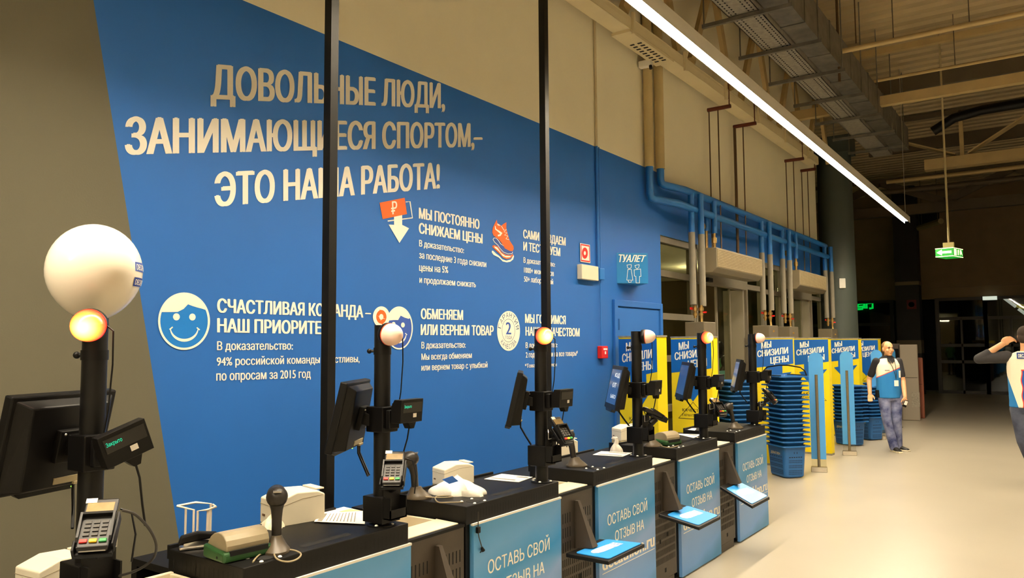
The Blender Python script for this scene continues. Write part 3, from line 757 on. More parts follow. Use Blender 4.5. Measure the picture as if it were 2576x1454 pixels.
# ================================================================== COLUMNS AND THE DARK FAR END
COLG = mat('column_grey_green', (62, 70, 65), .6, 0, .06, 3)
m = MB(); m.cyl((-3.77, 17.0, 0), (-3.77, 17.0, 5.6), .36, .335, 40); m.bx(-4.1, -3.4, 16.7, 17.3, 5.6, 5.95)
o = m.build('column', COLG); tag(o, 'thick round grey-green column at the end of the blue wall', 'column')
p = on_x(2104, 708, -3.6); t = thing('wall_sensor', 'small white box on the round grey-green column', 'sensor', (-3.62, 16.68, p.z)); m = MB(); m.box((0, 0, 0), (.12, .05, .2), 0, Matrix.Rotation(RD(24), 3, 'Z')); m.build('case', WHITE, t, bevel=.01)
m = MB(); m.bx(-4.55, -3.85, 28.6, 29.2, 0, HZ, 0); m.bx(-4.57, -3.83, 28.58, 29.22, 3.60, 3.72, 1); m.bx(-4.57, -3.84, 28.58, 29.2, 1.35, 1.78, 1)
o = m.build('column', [mat('black_column', (20, 18, 16), .6), mat('column_band', (120, 106, 80), .6)]); tag(o, 'dark square column with pale bands in front of the far glass wall', 'column')
p = on_y(2293, 766, 28.55); t = thing('hose_sign', 'small red sign on the dark square column', 'sign', tuple(p)); m = MB(); m.bx(-.14, .14, 0, .02, -.15, .15, 0); m.lathe([(.05, .022), (.09, .022)], 20, 1, Matrix.Rotation(pi / 2, 4, 'X')); m.build('sign_plate', [mat('dim_red', (110, 30, 30), .6), WHITE], t)
NIGHTG = glass_mat('night_glass', (.5, .52, .5), .04)
DFR = mat('dark_frame', (44, 40, 34), .5, .2)
n = 5
for x0, x1, rails in ((-8.9, -6.9, [2.35, 1.75, 1.2, .5]), (-6.9, -4.9, [2.35, 1.75, 1.2, .5]), (-3.5, -2.1, [2.5, 1.6, 1.05]), (-2.1, -.7, [2.5, 1.6, 1.05]), (-.7, .9, [2.5, 1.6]), (.9, 3.5, [2.5])):
    mb = MB()
    for xx in (x0, x1): mb.bx(xx - .06, xx + .06, 29.92, 30.02, 0, 3.2)
    for z in [.05, 3.15] + rails: mb.bx(x0, x1, 29.93, 30.01, z - .05, z + .05)
    if x0 > -6 and x0 < 0: mb.bx((x0 + x1) / 2 - .03, (x0 + x1) / 2 + .03, 29.93, 30.01, 0, 2.5)
    g = MB(); g.bx(x0 + .06, x1 - .06, 29.965, 29.975, .02, 3.18)
    o = struct(g.build('window_%d' % n, NIGHTG)); mb.build('window_frame', DFR, o); n += 1
m = MB(); m.bx(-9.5, 12.5, 31.6, 31.7, 0, 3.4); struct(m.build('wall_night', mat('night_outside', (14, 16, 15), .9, 0, .4, .8)))
# lit green sign beyond the glass

NEON = mat('green_neon', (0, 60, 20), .4, emit=(0.0, 1.0, .10), estr=2.2)
t = thing('neon_sign', 'bright green neon letters glowing beyond the glass behind the round column', 'sign', (-6, 31.55, 3))
def np_(px, py): return on_y(px, py, 31.55) - V((-6, 31.55, 3))
for pts in ([(2156, 778), (2170, 777), (2170, 771), (2158, 772), (2159, 765), (2170, 763)], [(2174, 764), (2174, 776)], [(2180, 776), (2180, 763), (2195, 762), (2195, 775), (2187, 776)]):
    m = MB(); m.tube([np_(*q) for q in pts], .04, 8); m.build('neon_letter', NEON, t)
t = thing('neon_sign', 'small green neon letters glowing through the second glass entrance', 'sign', (-7.45, 18, 2.2))
for pts in ([(1985, 787), (1988, 770), (1996, 769), (1998, 776), (1987, 779)], [(2010, 768), (2014, 776), (2010, 786)], [(2028, 768), (2030, 778), (2027, 786)], [(2076, 764), (2077, 783)]):
    m = MB(); m.tube([on_x(*q, -7.47) - V((-7.45, 18, 2.2)) for q in pts], .025, 8); m.build('neon_letter', NEON, t)
t = thing('far_exit_sign', 'small white lit sign high on the far dark glass wall', 'sign', tuple(on_y(2490, 750, 29.86))); m = MB(); m.bx(-.2, .2, -.04, .04, -.06, .06); m.build('sign_box', mat('dim_white_lit', (200, 205, 195), .5, emit=(.75, .85, .7), estr=.8), t)
t = thing('outside_lights', 'bright white tube and yellow bars shining outside the far dark windows', 'lamp', tuple(on_y(2550, 765, 31.0))); q0 = on_y(2550, 765, 31.0)
m = MB(); m.tube([on_y(2524, 748, 31) - q0, on_y(2556, 772, 31) - q0], .05, 8); m.tube([on_y(2562, 777, 31) - q0, on_y(2580, 790, 31) - q0], .05, 8); m.build('white_tube', mat('outside_white', (255, 255, 255), .5, emit=(1, 1, .9), estr=1.2), t)
m = MB(); m.tube([on_y(2558, 768, 31) - q0, on_y(2580, 773, 31) - q0], .07, 8); m.build('yellow_bar', mat('outside_yellow', (200, 190, 40), .5, emit=(.6, .5, .05), estr=.7), t)
t = thing('far_strip_light', 'unlit cream strip lamp housing on the dark far wall beside the exit sign', 'lamp', tuple(on_y(2312, 574, 27.5))); q0 = on_y(2312, 574, 27.5)
m = MB(); m.tube([V((0, 0, 0)), V((.75, -1.2, .0))], .09, 8); m.build('housing', mat('dim_cream', (150, 134, 96), .6), t); m = MB(); m.cyl((.1, -.16, .08), (.1, -.16, HZ - q0.z), .01, n=6); m.cyl((.65, -1.04, .08), (.65, -1.04, HZ - q0.z), .01, n=6); m.build('hanger_rods', TRD, t)
pl = on_y(2350, 640, 29.9); t = thing('wall_speaker', 'small dark box on the far wall left of the exit sign', 'speaker', tuple(on_y(2338, 546, 29.8))); m = MB(); m.bx(-.3, .3, -.1, .1, -.25, .25); m.build('case', BLACKP, t)

# machines at the far end of the gates
for i, (px, py, wd, hh, dd, mt_, lab) in enumerate(((2248, 1050, .40, 1.68, .4, mat('machine_brown', (92, 78, 66), .5, .1), 'brown-grey upright machine behind the walking man'), (2293, 1058, .36, 1.66, .4, mat('machine_grey', (140, 130, 116), .45, .2), 'grey upright machine with a dark seam, right of the walking man'), (2309, 1052, .3, 1.36, .5, mat('machine_red', (128, 66, 42), .55), 'red-brown low machine at the right of the grey machine'))):
    p = on_z(px, py, 0)
    t = thing('service_machine', lab, 'machine', (p.x, p.y, 0), (0, 0, RD(12)), 'machines by the far glass wall')
    m = MB(); m.bx(-wd / 2, wd / 2, 0, dd, 0, hh); m.build('cabinet', mt_, t, bevel=.02)
    m = MB(); m.bx(-wd / 2 + .03, wd / 2 - .03, -.006, 0, hh * .56, hh * .565); m.bx(-wd / 2 + .04, wd / 2 - .04, -.008, 0, hh * .75, hh * .93) if i == 0 else None; m.build('seam', SLOT, t)
    if i == 1:
        m = MB(); m.bx(.02, .18, -.01, 0, .3, .62); m.build('notice', PAPERG, t)

# ================================================================== CHECKOUT COUNTERS
FX = -2.35
Y0 = [0.485, 1.710, 2.937, 4.155, 5.383, 6.620]
CL = .83
PY = [1.215, 2.447, 3.701, 4.908, 6.095, 7.358]
PX_ = -2.42
def panel_build(nt, b):
    tc = nt.nodes.new('ShaderNodeTexCoord'); sp_ = nt.nodes.new('ShaderNodeSeparateXYZ'); nt.links.new(tc.outputs['Object'], sp_.inputs[0])
    nz = nt.nodes.new('ShaderNodeTexNoise'); nz.inputs['Scale'].default_value = 2.2; nz.inputs['Detail'].default_value = 1; nt.links.new(tc.outputs['Object'], nz.inputs['Vector'])
    a = nt.nodes.new('ShaderNodeMath'); a.operation = 'MULTIPLY_ADD'; a.inputs[1].default_value = -.25; nt.links.new(sp_.outputs['Y'], a.inputs[0]); nt.links.new(sp_.outputs['Z'], a.inputs[2])
    c = nt.nodes.new('ShaderNodeMath'); c.operation = 'MULTIPLY_ADD'; c.inputs[1].default_value = .25; nt.links.new(nz.outputs[0], c.inputs[0]); nt.links.new(a.outputs[0], c.inputs[2])
    r = nt.nodes.new('ShaderNodeValToRGB'); e = r.color_ramp.elements
    cols = [(0.0, (48, 128, 184)), (.12, (98, 152, 218)), (.44, (122, 160, 216)), (.50, (90, 152, 208)), (.58, (44, 138, 198)), (.72, (92, 154, 208)), (.95, (74, 150, 202))]
    e[0].position = 0; e[0].color = (*lin(cols[0][1]), 1); e[1].position = .95; e[1].color = (*lin(cols[-1][1]), 1)
    for q, cc in cols[1:-1]: x = e.new(q); x.color = (*lin(cc), 1)
    nt.links.new(c.outputs[0], r.inputs[0]); nt.links.new(r.outputs[0], b.inputs['Base Color']); b.inputs['Roughness'].default_value = .4
PANEL = pos_mat('panel_sky_print', panel_build)

def make_counter(label, trim):
    t = thing('checkout_counter', label, 'counter', (FX, Y0[0], 0), group='row of checkout counters')
    m = MB(); m.bx(-.46, -.02, .02, CL - .02, .04, .852); m.bx(-.44, -.05, .05, CL - .05, 0, .04); m.bx(-.86, -.46, .08, CL - .12, .80, .828); m.bx(-.86, -.82, .08, CL - .12, .04, .80); m.build('cabinet', BLACK, t)
    m = MB()
    m.bx(-.46, 0, 0, CL, .85, .938, 0)
    for i in range(33):
        y = .04 + i * (CL - .08) / 32; m.face([(.0008, y - .0028, .868), (.0008, y + .0028, .868), (.0008, y + .0028, .912), (.0008, y - .0028, .912)], 1)
    for i in range(15):
        x = -.03 - i * .028
        for yy in (-.0008, CL + .0008): m.face([(x - .0028, yy, .868), (x + .0028, yy, .868), (x + .0028, yy, .912), (x - .0028, yy, .912)], 1)
    m.face([(-.085, .30, .9388), (-.045, .30, .9388), (-.045, .55, .9388), (-.085, .55, .9388)], 1)
    m.build('top_tray', [BLACK, SLOT], t, bevel=.004)
    m = MB(); m.bx(-.47, -.455, 0, CL, .90, .952); m.build('rear_lip', BLACK, t, bevel=.002)
    m = MB(); m.cyl((-.055, .125, .938), (-.055, .125, .9395), .036, n=20); m.build('cable_hole', SLOT, t)
    for dx, dy in ((-.04, -.04), (.04, -.04), (-.04, .04), (.04, .04)):
        m = MB(); m.ell((-.055 + dx, .125 + dy, .939), (.008, .008, .005), nu=10, nv=6); m.build('screw', WHITE, t)
    m = MB(); m.bx(-.018, .006, .05, CL + .01, .012, .845); m.build('front_panel', PANEL, t)
    m = MB()
    def PL(s, y0, y1, z0, z1, bold): lettering(m, s, (.0072, y0, z1), (.0072, y1, z1), (.0072, y1, z0), (.0072, y0, z0), 0, bold)
    PL('ОСТАВЬ СВОЙ', .16, .717, .590, .655, .012); PL('ОТЗЫВ НА', .254, .664, .478, .541, .012); PL('decathlon.ru', .086, .82, .335, .429, .03)
    m.bx(.0065, .0075, .088, .82, .315, .319)
    m.build('panel_lettering', PAINTW, t)
    if trim:
        m = MB(); m.bx(-.004, .009, .04, CL + .012, .842, .852); m.build('panel_trim', WHITE, t)
    return t
C0 = make_counter('black checkout counter nearest the camera, below the pole with the white balloon', True)
C0.location.y = Y0[0]
CLAB = ['', 'second black checkout counter from the camera, with the green device and loose leaflets on top', 'third black checkout counter, with a small power cord hanging on its blue panel', 'fourth black checkout counter from the camera, between the two nearest blue tablet shelves', 'fifth black checkout counter from the camera, with a green device beside its pole', 'last black checkout counter in the row, beside the tall stack of blue baskets']
counters = [C0]
for i in range(1, 6): counters.append(dup(C0, (FX, Y0[i], 0), (0, 0, 0), CLAB[i]))

# units between the counters
PADB = mat('pad_blue', (38, 138, 214), .4)
def make_unit(label, y, shelf, gap=.392):
    t = thing('bagging_unit', label, 'unit', (FX, y, 0), group='bagging units between the counters')
    m = MB(); m.bx(-.03, -.012, 0, gap, .06, .848, 0); m.bx(-.45, -.43, 0, gap, .06, .848, 0); m.bx(-.43, -.03, 0, gap, .10, .13, 0); m.bx(-.026, -.010, .05, gap - .05, 0, .06, 0)
    for rz in (.72, .64, .56):
        for i in list(range(5)) + list(range(9, 14)):
            yy = .03 + i * (gap - .06) / 13; m.bx(-.0118, -.0108, yy - .003, yy + .003, rz - .03, rz + .025, 1)
    for rz in (.47, .415, .36, .305, .25, .195):
        for i in range(17):
            yy = .03 + i * (gap - .06) / 16; m.bx(-.0118, -.0108, yy - .0025, yy + .0025, rz - .02, rz + .02, 1)
    for yy, zz in ((.12, .33), (.24, .36), (.2, .12)): m.bx(-.0118, -.0105, yy - .012, yy + .012, zz - .014, zz + .014, 1)
    m.build('front_grille', [BRONZE, SLOT], t)
    m = MB(); m.bx(-.032, -.006, 0, gap, .845, .858); m.build('top_rail', BLACK, t)
    m = MB()
    for q in ((-.17, -.035, .012, gap - .012, .852, .862), (-.42, -.40, .012, gap - .012, .70, .866), (-.40, -.17, .012, .03, .70, .862), (-.40, -.17, gap - .03, gap - .012, .70, .862), (-.19, -.17, .03, gap - .03, .70, .858), (-.40, -.19, .03, gap - .03, .70, .712)): m.bx(*q)
    m.build('cream_tray', CREAM, t, bevel=.003)
    m = MB(); c = gap * .5
    m.add([(-.012, c - .012, .80), (-.012, c + .012, .80), (-.012, c - .02, .53), (-.012, c + .15, .53), (.11, c - .02, .55), (.11, c + .04, .55), (.012, c - .012, .80), (.012, c + .012, .80)],
          [(0, 1, 3, 2), (6, 4, 5, 7), (0, 2, 4, 6), (1, 7, 5, 3), (2, 3, 5, 4), (0, 6, 7, 1)])
    m.build('support_bracket', BRONZE, t)
    if shelf:
        (ib, ob, zi, zo) = shelf
        def S(u, v, dz=0.0): return V((.014 + .275 * u, (ib[0] * (1 - u) + ob[0] * u) * (1 - v) + (ib[1] * (1 - u) + ob[1] * u) * v, zi * (1 - u) + zo * u + dz))
        m = MB(); m.hexa([S(0, 0, -.022), S(1, 0, -.022), S(1, 1, -.022), S(0, 1, -.022), S(0, 0), S(1, 0), S(1, 1), S(0, 1)])
        sh = m.build('tablet_shelf', BLACK, t, bevel=.004)
        pts = []
        for (cu, cv, a0) in ((.88, .12, -90), (.88, .93, 0), (.24, .93, 90), (.24, .12, 180)):
            for k_ in range(6):
                a = RD(a0 + 18 * k_); pts.append(S(cu + .07 * cos(a), cv + .05 * sin(a), .001))
        m = MB(); m.prism(pts, (0, 0, .004)); m.build('blue_pad', PADB, sh)
        m = MB()
        def I(L, dz): m.face([S(u, v, dz) for u, v in L])
        I([(.42 + .17 * sin(a_), .36 - .16 * cos(a_)) for a_ in [RD(180 - 180 * k / 12) for k in range(13)]] + [(.59, .60), (.25, .60)], .0062) if False else None
        I([(.62, .32), (.58, .22), (.5, .17), (.42, .2), (.38, .28), (.38, .36), (.40, .60), (.64, .60)], .0062)
        I([(.40, .62), (.42, .70), (.66, .70), (.64, .62)], .0062)
        for v in (.72, .765, .81): I([(.42, v), (.42, v + .018), (.66, v + .018), (.66, v)], .0062)
        m.build('pad_picture', WHITE, sh)
    return t
gaps = [Y0[i] + CL + .003 for i in range(5)]
make_unit('bagging unit between the first and second counters, near the lower edge', gaps[0], None)
make_unit('bagging unit between the second and third counters, cream tray on a dark perforated front', gaps[1], None)
g = gaps[2]; make_unit('bagging unit between the third and fourth counters with a level blue tablet shelf', g, ((3.81 - g, 4.20 - g), (3.80 - g, 4.245 - g), .537, .537))
g = gaps[3]; make_unit('bagging unit between the fourth and fifth counters with a slightly drooping blue tablet shelf', g, ((5.03 - g, 5.425 - g), (5.07 - g, 5.47 - g), .538, .475))
g = gaps[4]; make_unit('bagging unit before the last counter with a steeply drooping blue tablet shelf', g, ((6.2 - g, 6.56 - g), (6.16 - g, 6.6 - g), .55, .43))

# ================================================================== POSTS WITH THEIR DEVICES
POSTM = mat('post_black', (12, 11, 10), .4, .1, .12, 20, spec=.3)
def post(i, label, low):
    t = thing('register_pole', label, 'pole', (PX_, PY[i], .938), group='black poles on the counters')
    m = MB(); m.cyl((0, 0, .0), (0, 0, .852), .0355, n=28); m.build('tube', POSTM, t)
    m = MB(); m.cyl((0, 0, 0), (0, 0, .006), .062, n=28); m.build('base_flange', BLACK, t)
    for a in (20, 110, 200, 290):
        m = MB(); m.ell((.05 * cos(RD(a)), .05 * sin(RD(a)), .007), (.008, .008, .005), nu=10, nv=6); m.build('screw', WHITE, t)
    m = MB(); m.bx(-.05, .05, -.047, .047, .395, .503); m.bx(.05, .075, -.03, .03, .41, .49); m.bx(-.10, -.05, -.02, .02, .42, .48); m.build('device_clamp', BLACKP, t, bevel=.004)
    m = MB(); m.cyl((0, 0, .725), (0, 0, .755), .0385, n=28); m.build('collar', BLACKP, t)
    m = MB(); d = V((-.86, -.5, 0)); m.cyl(d * .03 + V((0, 0, .74)), d * .052 + V((0, 0, .74)), .006, n=8); m.ell(d * .058 + V((0, 0, .74)), .011, nu=12, nv=8); m.build('knob', BLACKP, t)
    m = MB(); z = low; m.bx(-.058, .058, -.055, .055, z, z + .108, 0); m.build('lower_clamp', BLACKP, t, bevel=.003)
    m = MB(); m.bx(.058, .064, -.05, .05, z + .02, z + .19); m.bx(.064, .10, -.05, -.044, z + .02, z + .11); m.bx(.064, .10, .044, .05, z + .02, z + .11); m.bx(.064, .10, -.05, .05, z + .02, z + .026); m.bx(.096, .10, -.05, .05, z + .02, z + .06); m.build('card_pocket', BLACK, t)
    m = MB(); m.tube([(.064, -.03, z + .20), (.075, -.045, z + .185), (.075, -.045, z + .15), (.075, .045, z + .15), (.075, .045, z + .185), (.064, .03, z + .20)], .0025, 6); m.build('wire_clip', STEEL, t)
    return t
PL_ = ['black register pole with the white balloon above it, nearest the camera', 'black register pole on the second counter, beside the unlit lamp over the smiling face', 'black register pole in front of the tall square pole, with a lit lamp', 'black register pole on the fourth counter, in front of the leftmost blue and yellow banner', 'black register pole on the fifth counter, topped by the farthest lit lamp', 'black register pole on the last counter, in front of the tall basket stack']
for i, lw in enumerate((.02, .018, .095, .09, .09, .03)): post(i, PL_[i], lw)

def lit_build(nt, b):
    tc = nt.nodes.new('ShaderNodeTexCoord'); s = nt.nodes.new('ShaderNodeVectorMath'); s.operation = 'DISTANCE'; s.inputs[1].default_value = (0, 0, .085); nt.links.new(tc.outputs['Object'], s.inputs[0])
    r = nt.nodes.new('ShaderNodeValToRGB'); e = r.color_ramp.elements
    e[0].position = .0; e[0].color = (1, .8, .4, 1); e[1].position = .07; e[1].color = (1, .02, .012, 1)
    for q, c in ((.022, (1, .52, .14, 1)), (.038, (1, .24, .03, 1)), (.056, (1, .075, .012, 1))): x = e.new(q); x.color = c
    nt.links.new(s.outputs['Value'], r.inputs[0]); nt.links.new(r.outputs[0], b.inputs['Emission Color']); b.inputs['Emission Strength'].default_value = 4.5; b.inputs['Base Color'].default_value = (.05, .004, .002, 1); b.inputs['Roughness'].default_value = .25
LIT = pos_mat('lamp_dome_lit', lit_build)
PALE = mat('lamp_dome_pale', (250, 214, 196), .35, 0, 0, 8)
def lamp(i, axis, lit, label, off=.036, dz=0.0, cable=True):
    a = V(axis).normalized(); p = V((PX_, PY[i], 1.752 + dz)) + V((a.x, a.y, 0)).normalized() * off
    t = thing('signal_lamp', label, 'lamp', tuple(p), tuple(a.to_track_quat('Z', 'Y').to_euler()), 'round signal lamps on the poles')
    m = MB(); m.lathe([(0, 0), (.046, 0), (.049, .004), (.049, .026), (.046, .03)], 32); m.build('lamp_base', BLACKP, t)
    m = MB(); R_ = .0475; H = .062
    m.lathe([(R_, .028)] + [(R_ * cos(RD(q)), .034 + H * sin(RD(q))) for q in range(0, 91, 9)], 32); m.build('lamp_dome', LIT if lit else PALE, t)
    m = MB(); m.lathe([(.0488, .026), (.0488, .031)], 32); m.build('seal_ring', mat('seal_orange', (210, 70, 30), .5), t)
    if cable:
        inv = t.rotation_euler.to_matrix().inverted()
        L = [V((0.04, .02, 0)), V((.06, .035, -.02)), V((.062, .035, -.12)), V((.055, .03, -.25)), V((.04, .02, -.36))]
        m = MB(); m.tube([inv @ q for q in L], .0028, 6); m.build('lamp_cable', BLACKP, t)
    return t
lamp(0, (.76, -.64, -.12), True, 'lit orange-red lamp under the white balloon, nearest the camera', .048, .018)
lamp(1, (.95, -.25, -.10), False, 'unlit pale lamp covering the edge of the smaller smiling face')
lamp(2, (.77, -.63, -.05), True, 'lit orange lamp in front of the tall square pole')
lamp(3, (.97, .25, .02), False, 'unlit pale lamp pointing to the right over the leftmost banner', .038)
lamp(4, (.85, -.52, -.03), True, 'lit orange lamp farthest from the camera, over the second banner')
lamp(5, (.97, -.21, -.02), False, 'unlit pale lamp on the last pole, in front of the third banner')

# monitors
SCRD = mat('screen_blue', (20, 30, 46), .12, emit=lin((62, 92, 138)), estr=.55)
def make_monitor(label):
    t = thing('register_monitor', label, 'monitor', (0, 0, 0), group='touch monitors on the poles')
    W, H = .375, .30
    m = MB()
    m.hexa([(-W / 2, -.018, -H / 2), (W / 2, -.018, -H / 2), (W / 2, .014, -H / 2), (-W / 2, .014, -H / 2), (-W / 2, -.018, H / 2), (W / 2, -.018, H / 2), (W / 2, .014, H / 2), (-W / 2, .014, H / 2)])
    m.hexa([(-W / 2 + .012, .012, -H / 2 + .01), (W / 2 - .012, .012, -H / 2 + .01), (W / 2 - .05, .058, -H / 2 + .02), (-W / 2 + .05, .058, -H / 2 + .02), (-W / 2 + .012, .012, H / 2 - .012), (W / 2 - .012, .012, H / 2 - .012), (W / 2 - .05, .045, H / 2 - .03), (-W / 2 + .05, .045, H / 2 - .03)])
    m.build('housing', BLACKP, t, bevel=.005)
    m = MB(); m.bx(-W / 2 + .028, W / 2 - .028, -.0195, -.0175, -H / 2 + .035, H / 2 - .028); m.build('screen', SCRD, t)
    m = MB(); m.prism([(-.09, -.022, -H / 2 - .018), (.09, -.022, -H / 2 - .018), (.12, -.022, -H / 2 + .004), (-.12, -.022, -H / 2 + .004)], (0, .03, 0)); m.build('chin', BLACKP, t, bevel=.003)
    m = MB(); m.bx(-.05, .05, .05, .072, -.05, .05); m.bx(-.025, .025, .07, .105, -.025, .025); m.build('mount', BLACK, t, bevel=.003)
    m = MB(); m.bx(-.10, .03, .048, .060, -H / 2 + .03, -H / 2 + .05); m.bx(-.10, -.04, .048, .066, -H / 2 + .022, -H / 2 + .03); m.build('port_strip', mat('port_beige', (170, 156, 122), .5), t)
    m = MB()
    for x in (-.07, -.045): m.tube([(x, .056, -H / 2 + .03), (x, .066, -H / 2 - .01), (x + .02, .10, -H / 2 - .045), (x + .05, .142, -H / 2 - .085)], .0045, 8)
    m.build('cable', BLACKP, t)
    m = MB(); m.ell((-.07, .030, -H / 2 + .0), .003, nu=8, nv=6); m.build('power_light', mat('power_green', (150, 255, 60), .4, emit=(.5, 1, .1), estr=2), t)
    m = MB()
    for x, z in ((-.035, .04), (.035, .04), (-.035, -.04)): m.ell((x, .073, z), .004, nu=8, nv=6)
    m.build('bolt', STEEL, t)
    return t
MA = [17, 31, 34, 39, 33, 25]
ML = ['black register monitor seen from behind, under the white balloon', 'black register monitor seen from behind, beside the tall square pole on the left', 'black register monitor seen edge-on in front of the blue wall', 'black register monitor with pale letters on its screen, before the leftmost banner', 'black register monitor with a plain blue screen, before the second banner', 'black register monitor seen narrowly, on the last pole']
mon = []
for i in range(6):
    a = RD(MA[i]); nx, ny = -cos(a), -sin(a)
    loc = (PX_ + nx * .145, PY[i] + ny * .145, 1.405 + (.012 if i in (0,) else 0)); rot = (RD(-13), 0, atan2(nx, -ny))
    if i == 0: M0 = make_monitor(ML[0]); M0.location = loc; M0.rotation_euler = rot; mon.append(M0)
    else: mon.append(dup(M0, loc, rot, ML[i]))
m = MB()
for s, x0, x1, z0, z1 in (('ЮД', -.02, .13, .07, .098), ('ОТ', -.04, .08, -.002, .03), ('ЬВО', -.03, .13, -.075, -.05)): lettering(m, s, (x0, -.0205, z1), (x1, -.0205, z1), (x1, -.0205, z0), (x0, -.0205, z0), 0, .01)
m.build('screen_text', mat('screen_text_lit', (220, 225, 230), .5, emit=(.6, .65, .7), estr=.8), mon[3])

# ------------------------------------------------------------------ small devices on the poles
VFD = mat('display_green_text', (0, 120, 80), .4, emit=(.02, .75, .42), estr=1.1)
TZ = .938
def make_display(label, text):
    t = thing('customer_display', label, 'display', (0, 0, 0), group='customer displays on the poles')
    m = MB(); m.prism([(-.07, -.022, -.049), (-.07, -.03, .049), (-.07, .012, .049), (-.07, .030, .02), (-.07, .030, -.049)], (.14, 0, 0)); m.build('display_body', BLACKP, t, bevel=.002)
    m = MB(); m.face([(-.058, -.0272, -.006), (.062, -.0272, -.006), (.062, -.0300, .036), (-.058, -.0300, .036)]); m.build('display_window', mat('display_window', (9, 9, 8), .12), t)
    if text:
        m = MB(); lettering(m, 'Закрыто', (-.054, -.0312, .026), (-.008, -.0312, .026), (-.008, -.0305, .014), (-.054, -.0305, .014), 0, .0); m.build('display_text', VFD, t)
    m = MB(); m.face([(.006, -.0262, -.028), (.028, -.0262, -.028), (.028, -.0272, -.011), (.006, -.0272, -.011)]); m.build('sticker', PAPER, t)
    m = MB(); m.prism([(-.02, -.02, -.045), (.035, -.02, -.045), (.02, -.02, -.075), (0, -.02, -.075)], (0, .035, 0)); m.build('neck', BLACKP, t)
    m = MB(); m.tube([(.012, 0, -.07), (.012, .01, -.12), (.0, .03, -.2), (-.015, .03, -.27)], .0035, 6); m.build('display_cable', BLACKP, t)
    m = MB(); m.bx(-.03, .02, .028, .06, -.03, .03); m.build('arm', BLACK, t)
    return t
DL = ['black customer display tilted sideways with green letters, on the pole under the balloon', 'black customer display with green letters, level, on the second counter pole', 'black customer display seen from its side behind the third pole', 'black customer display with a slanted lower edge, in front of the first yellow banner', 'black customer display beside the second banner, under the farthest lit lamp', 'small black customer display on the last pole']
for i in range(6):
    ang = (82, 92, 90, 96, 90, 92)[i]
    o = make_display(DL[i], i in (0, 1))
    o.location = (PX_ + (.14 if i == 0 else .12), PY[i] + (.02, .03, .035, .03, .03, .03)[i], 1.405 + (.015, .02, 0, 0, 0, 0)[i]); o.rotation_euler = (0, RD(-21) if i == 0 else 0, RD(ang))

TSCR = mat('terminal_screen', (150, 126, 84), .2, 0, .15, 40); KEYM = mat('terminal_keys', (46, 42, 37), .5); TERM = mat('terminal_black', (14, 13, 12), .35, spec=.35)
def make_terminal(label):
    t = thing('card_terminal', label, 'terminal', (0, 0, 0), group='card terminals beside the poles')
    m = MB()
    m.hexa([(-.036, -.082, -.012), (.036, -.082, -.012), (.038, .082, -.016), (-.038, .082, -.016), (-.04, -.082, .008), (.04, -.082, .008), (.043, .082, .012), (-.043, .082, .012)])
    m.build('body', TERM, t, bevel=.005, seg=3)
    m = MB()
    m.hexa([(-.043, -.062, .008), (-.037, -.062, .008), (-.037, .025, .009), (-.043, .025, .009), (-.043, -.05, .014), (-.037, -.05, .014), (-.037, .025, .026), (-.043, .025, .026)])
    m.hexa([(.037, -.062, .008), (.043, -.062, .008), (.043, .025, .009), (.037, .025, .009), (.037, -.05, .014), (.043, -.05, .014), (.043, .025, .026), (.037, .025, .026)])
    m.hexa([(-.043, .019, .008), (.043, .019, .008), (.043, .025, .009), (-.043, .025, .009), (-.043, .019, .024), (.043, .019, .024), (.043, .025, .026), (-.043, .025, .026)])
    m.build('key_guard', TERM, t)
    m = MB(); m.bx(-.034, .034, .032, .066, .011, .0135); m.build('screen', TSCR, t)
    m = MB(); m.bx(-.040, -.012, .066, .082, .0125, .0145); m.build('label', PAPER, t)
    m = MB()
    for r in range(4):
        for c in range(3): m.bx(-.028 + c * .021, -.013 + c * .021, -.045 + r * .0135, -.036 + r * .0135, .008, .0125)
    m.build('keypad', KEYM, t)
    for nm, c, mm in (('red_key', 0, RED), ('yellow_key', 1, YEL), ('green_key', 2, GRN)):
        m = MB(); m.bx(-.033 + c * .0235, -.014 + c * .0235, -.067, -.056, .008, .0135); m.build(nm, mm, t, bevel=.0015)
    m = MB(); m.bx(-.032, .032, -.0835, -.081, -.006, -.002); m.build('card_slot', STEEL, t)
    m = MB(); m.bx(-.047, .047, -.086, .03, -.03, -.016); m.bx(.043, .05, -.07, .04, -.03, .004); m.bx(-.05, -.043, -.086, -.05, -.03, .004); m.cyl((0, -.02, -.03), (0, .0, -.075), .022, n=12); m.build('cradle', BLACKP, t, bevel=.002)
    m = MB(); m.tube([(.046, .06, -.01), (.075, .05, -.015), (.09, .0, -.05), (.085, -.06, -.09)], .003, 6); m.build('terminal_cable', BLACKP, t)
    return t
TT = [((246, 1320), 2.12, (38, 0, 52), 'card terminal under the nearest monitor, with clear red, yellow and green keys'), ((990, 1178), 3.22, (42, 0, 36), 'card terminal hanging beside a dark scanner at the edge of the second counter'), ((1413, 1082), 4.30, (50, 0, 84), 'card terminal tilted to the right, in front of a slim scanner stand'), ((1647, 1040), 5.3, (24, 0, 132), 'card terminal seen from its side before the gap between the first two banners'), ((1807, 1022), 6.35, (44, 0, 64), 'card terminal on an arm beside the fifth counter pole'), ((1938, 995), 7.3, (46, 0, 92), 'card terminal on the last pole in front of the basket stack')]
TM0 = None; TERMS = []
for (p, d, r, lab) in TT:
    loc = at_d(p[0], p[1], d); rot = tuple(RD(x) for x in r)
    if TM0 is None: TM0 = make_terminal(lab); TM0.location = loc; TM0.rotation_euler = rot; TERMS.append(TM0)
    else: TERMS.append(dup(TM0, loc, rot, lab))
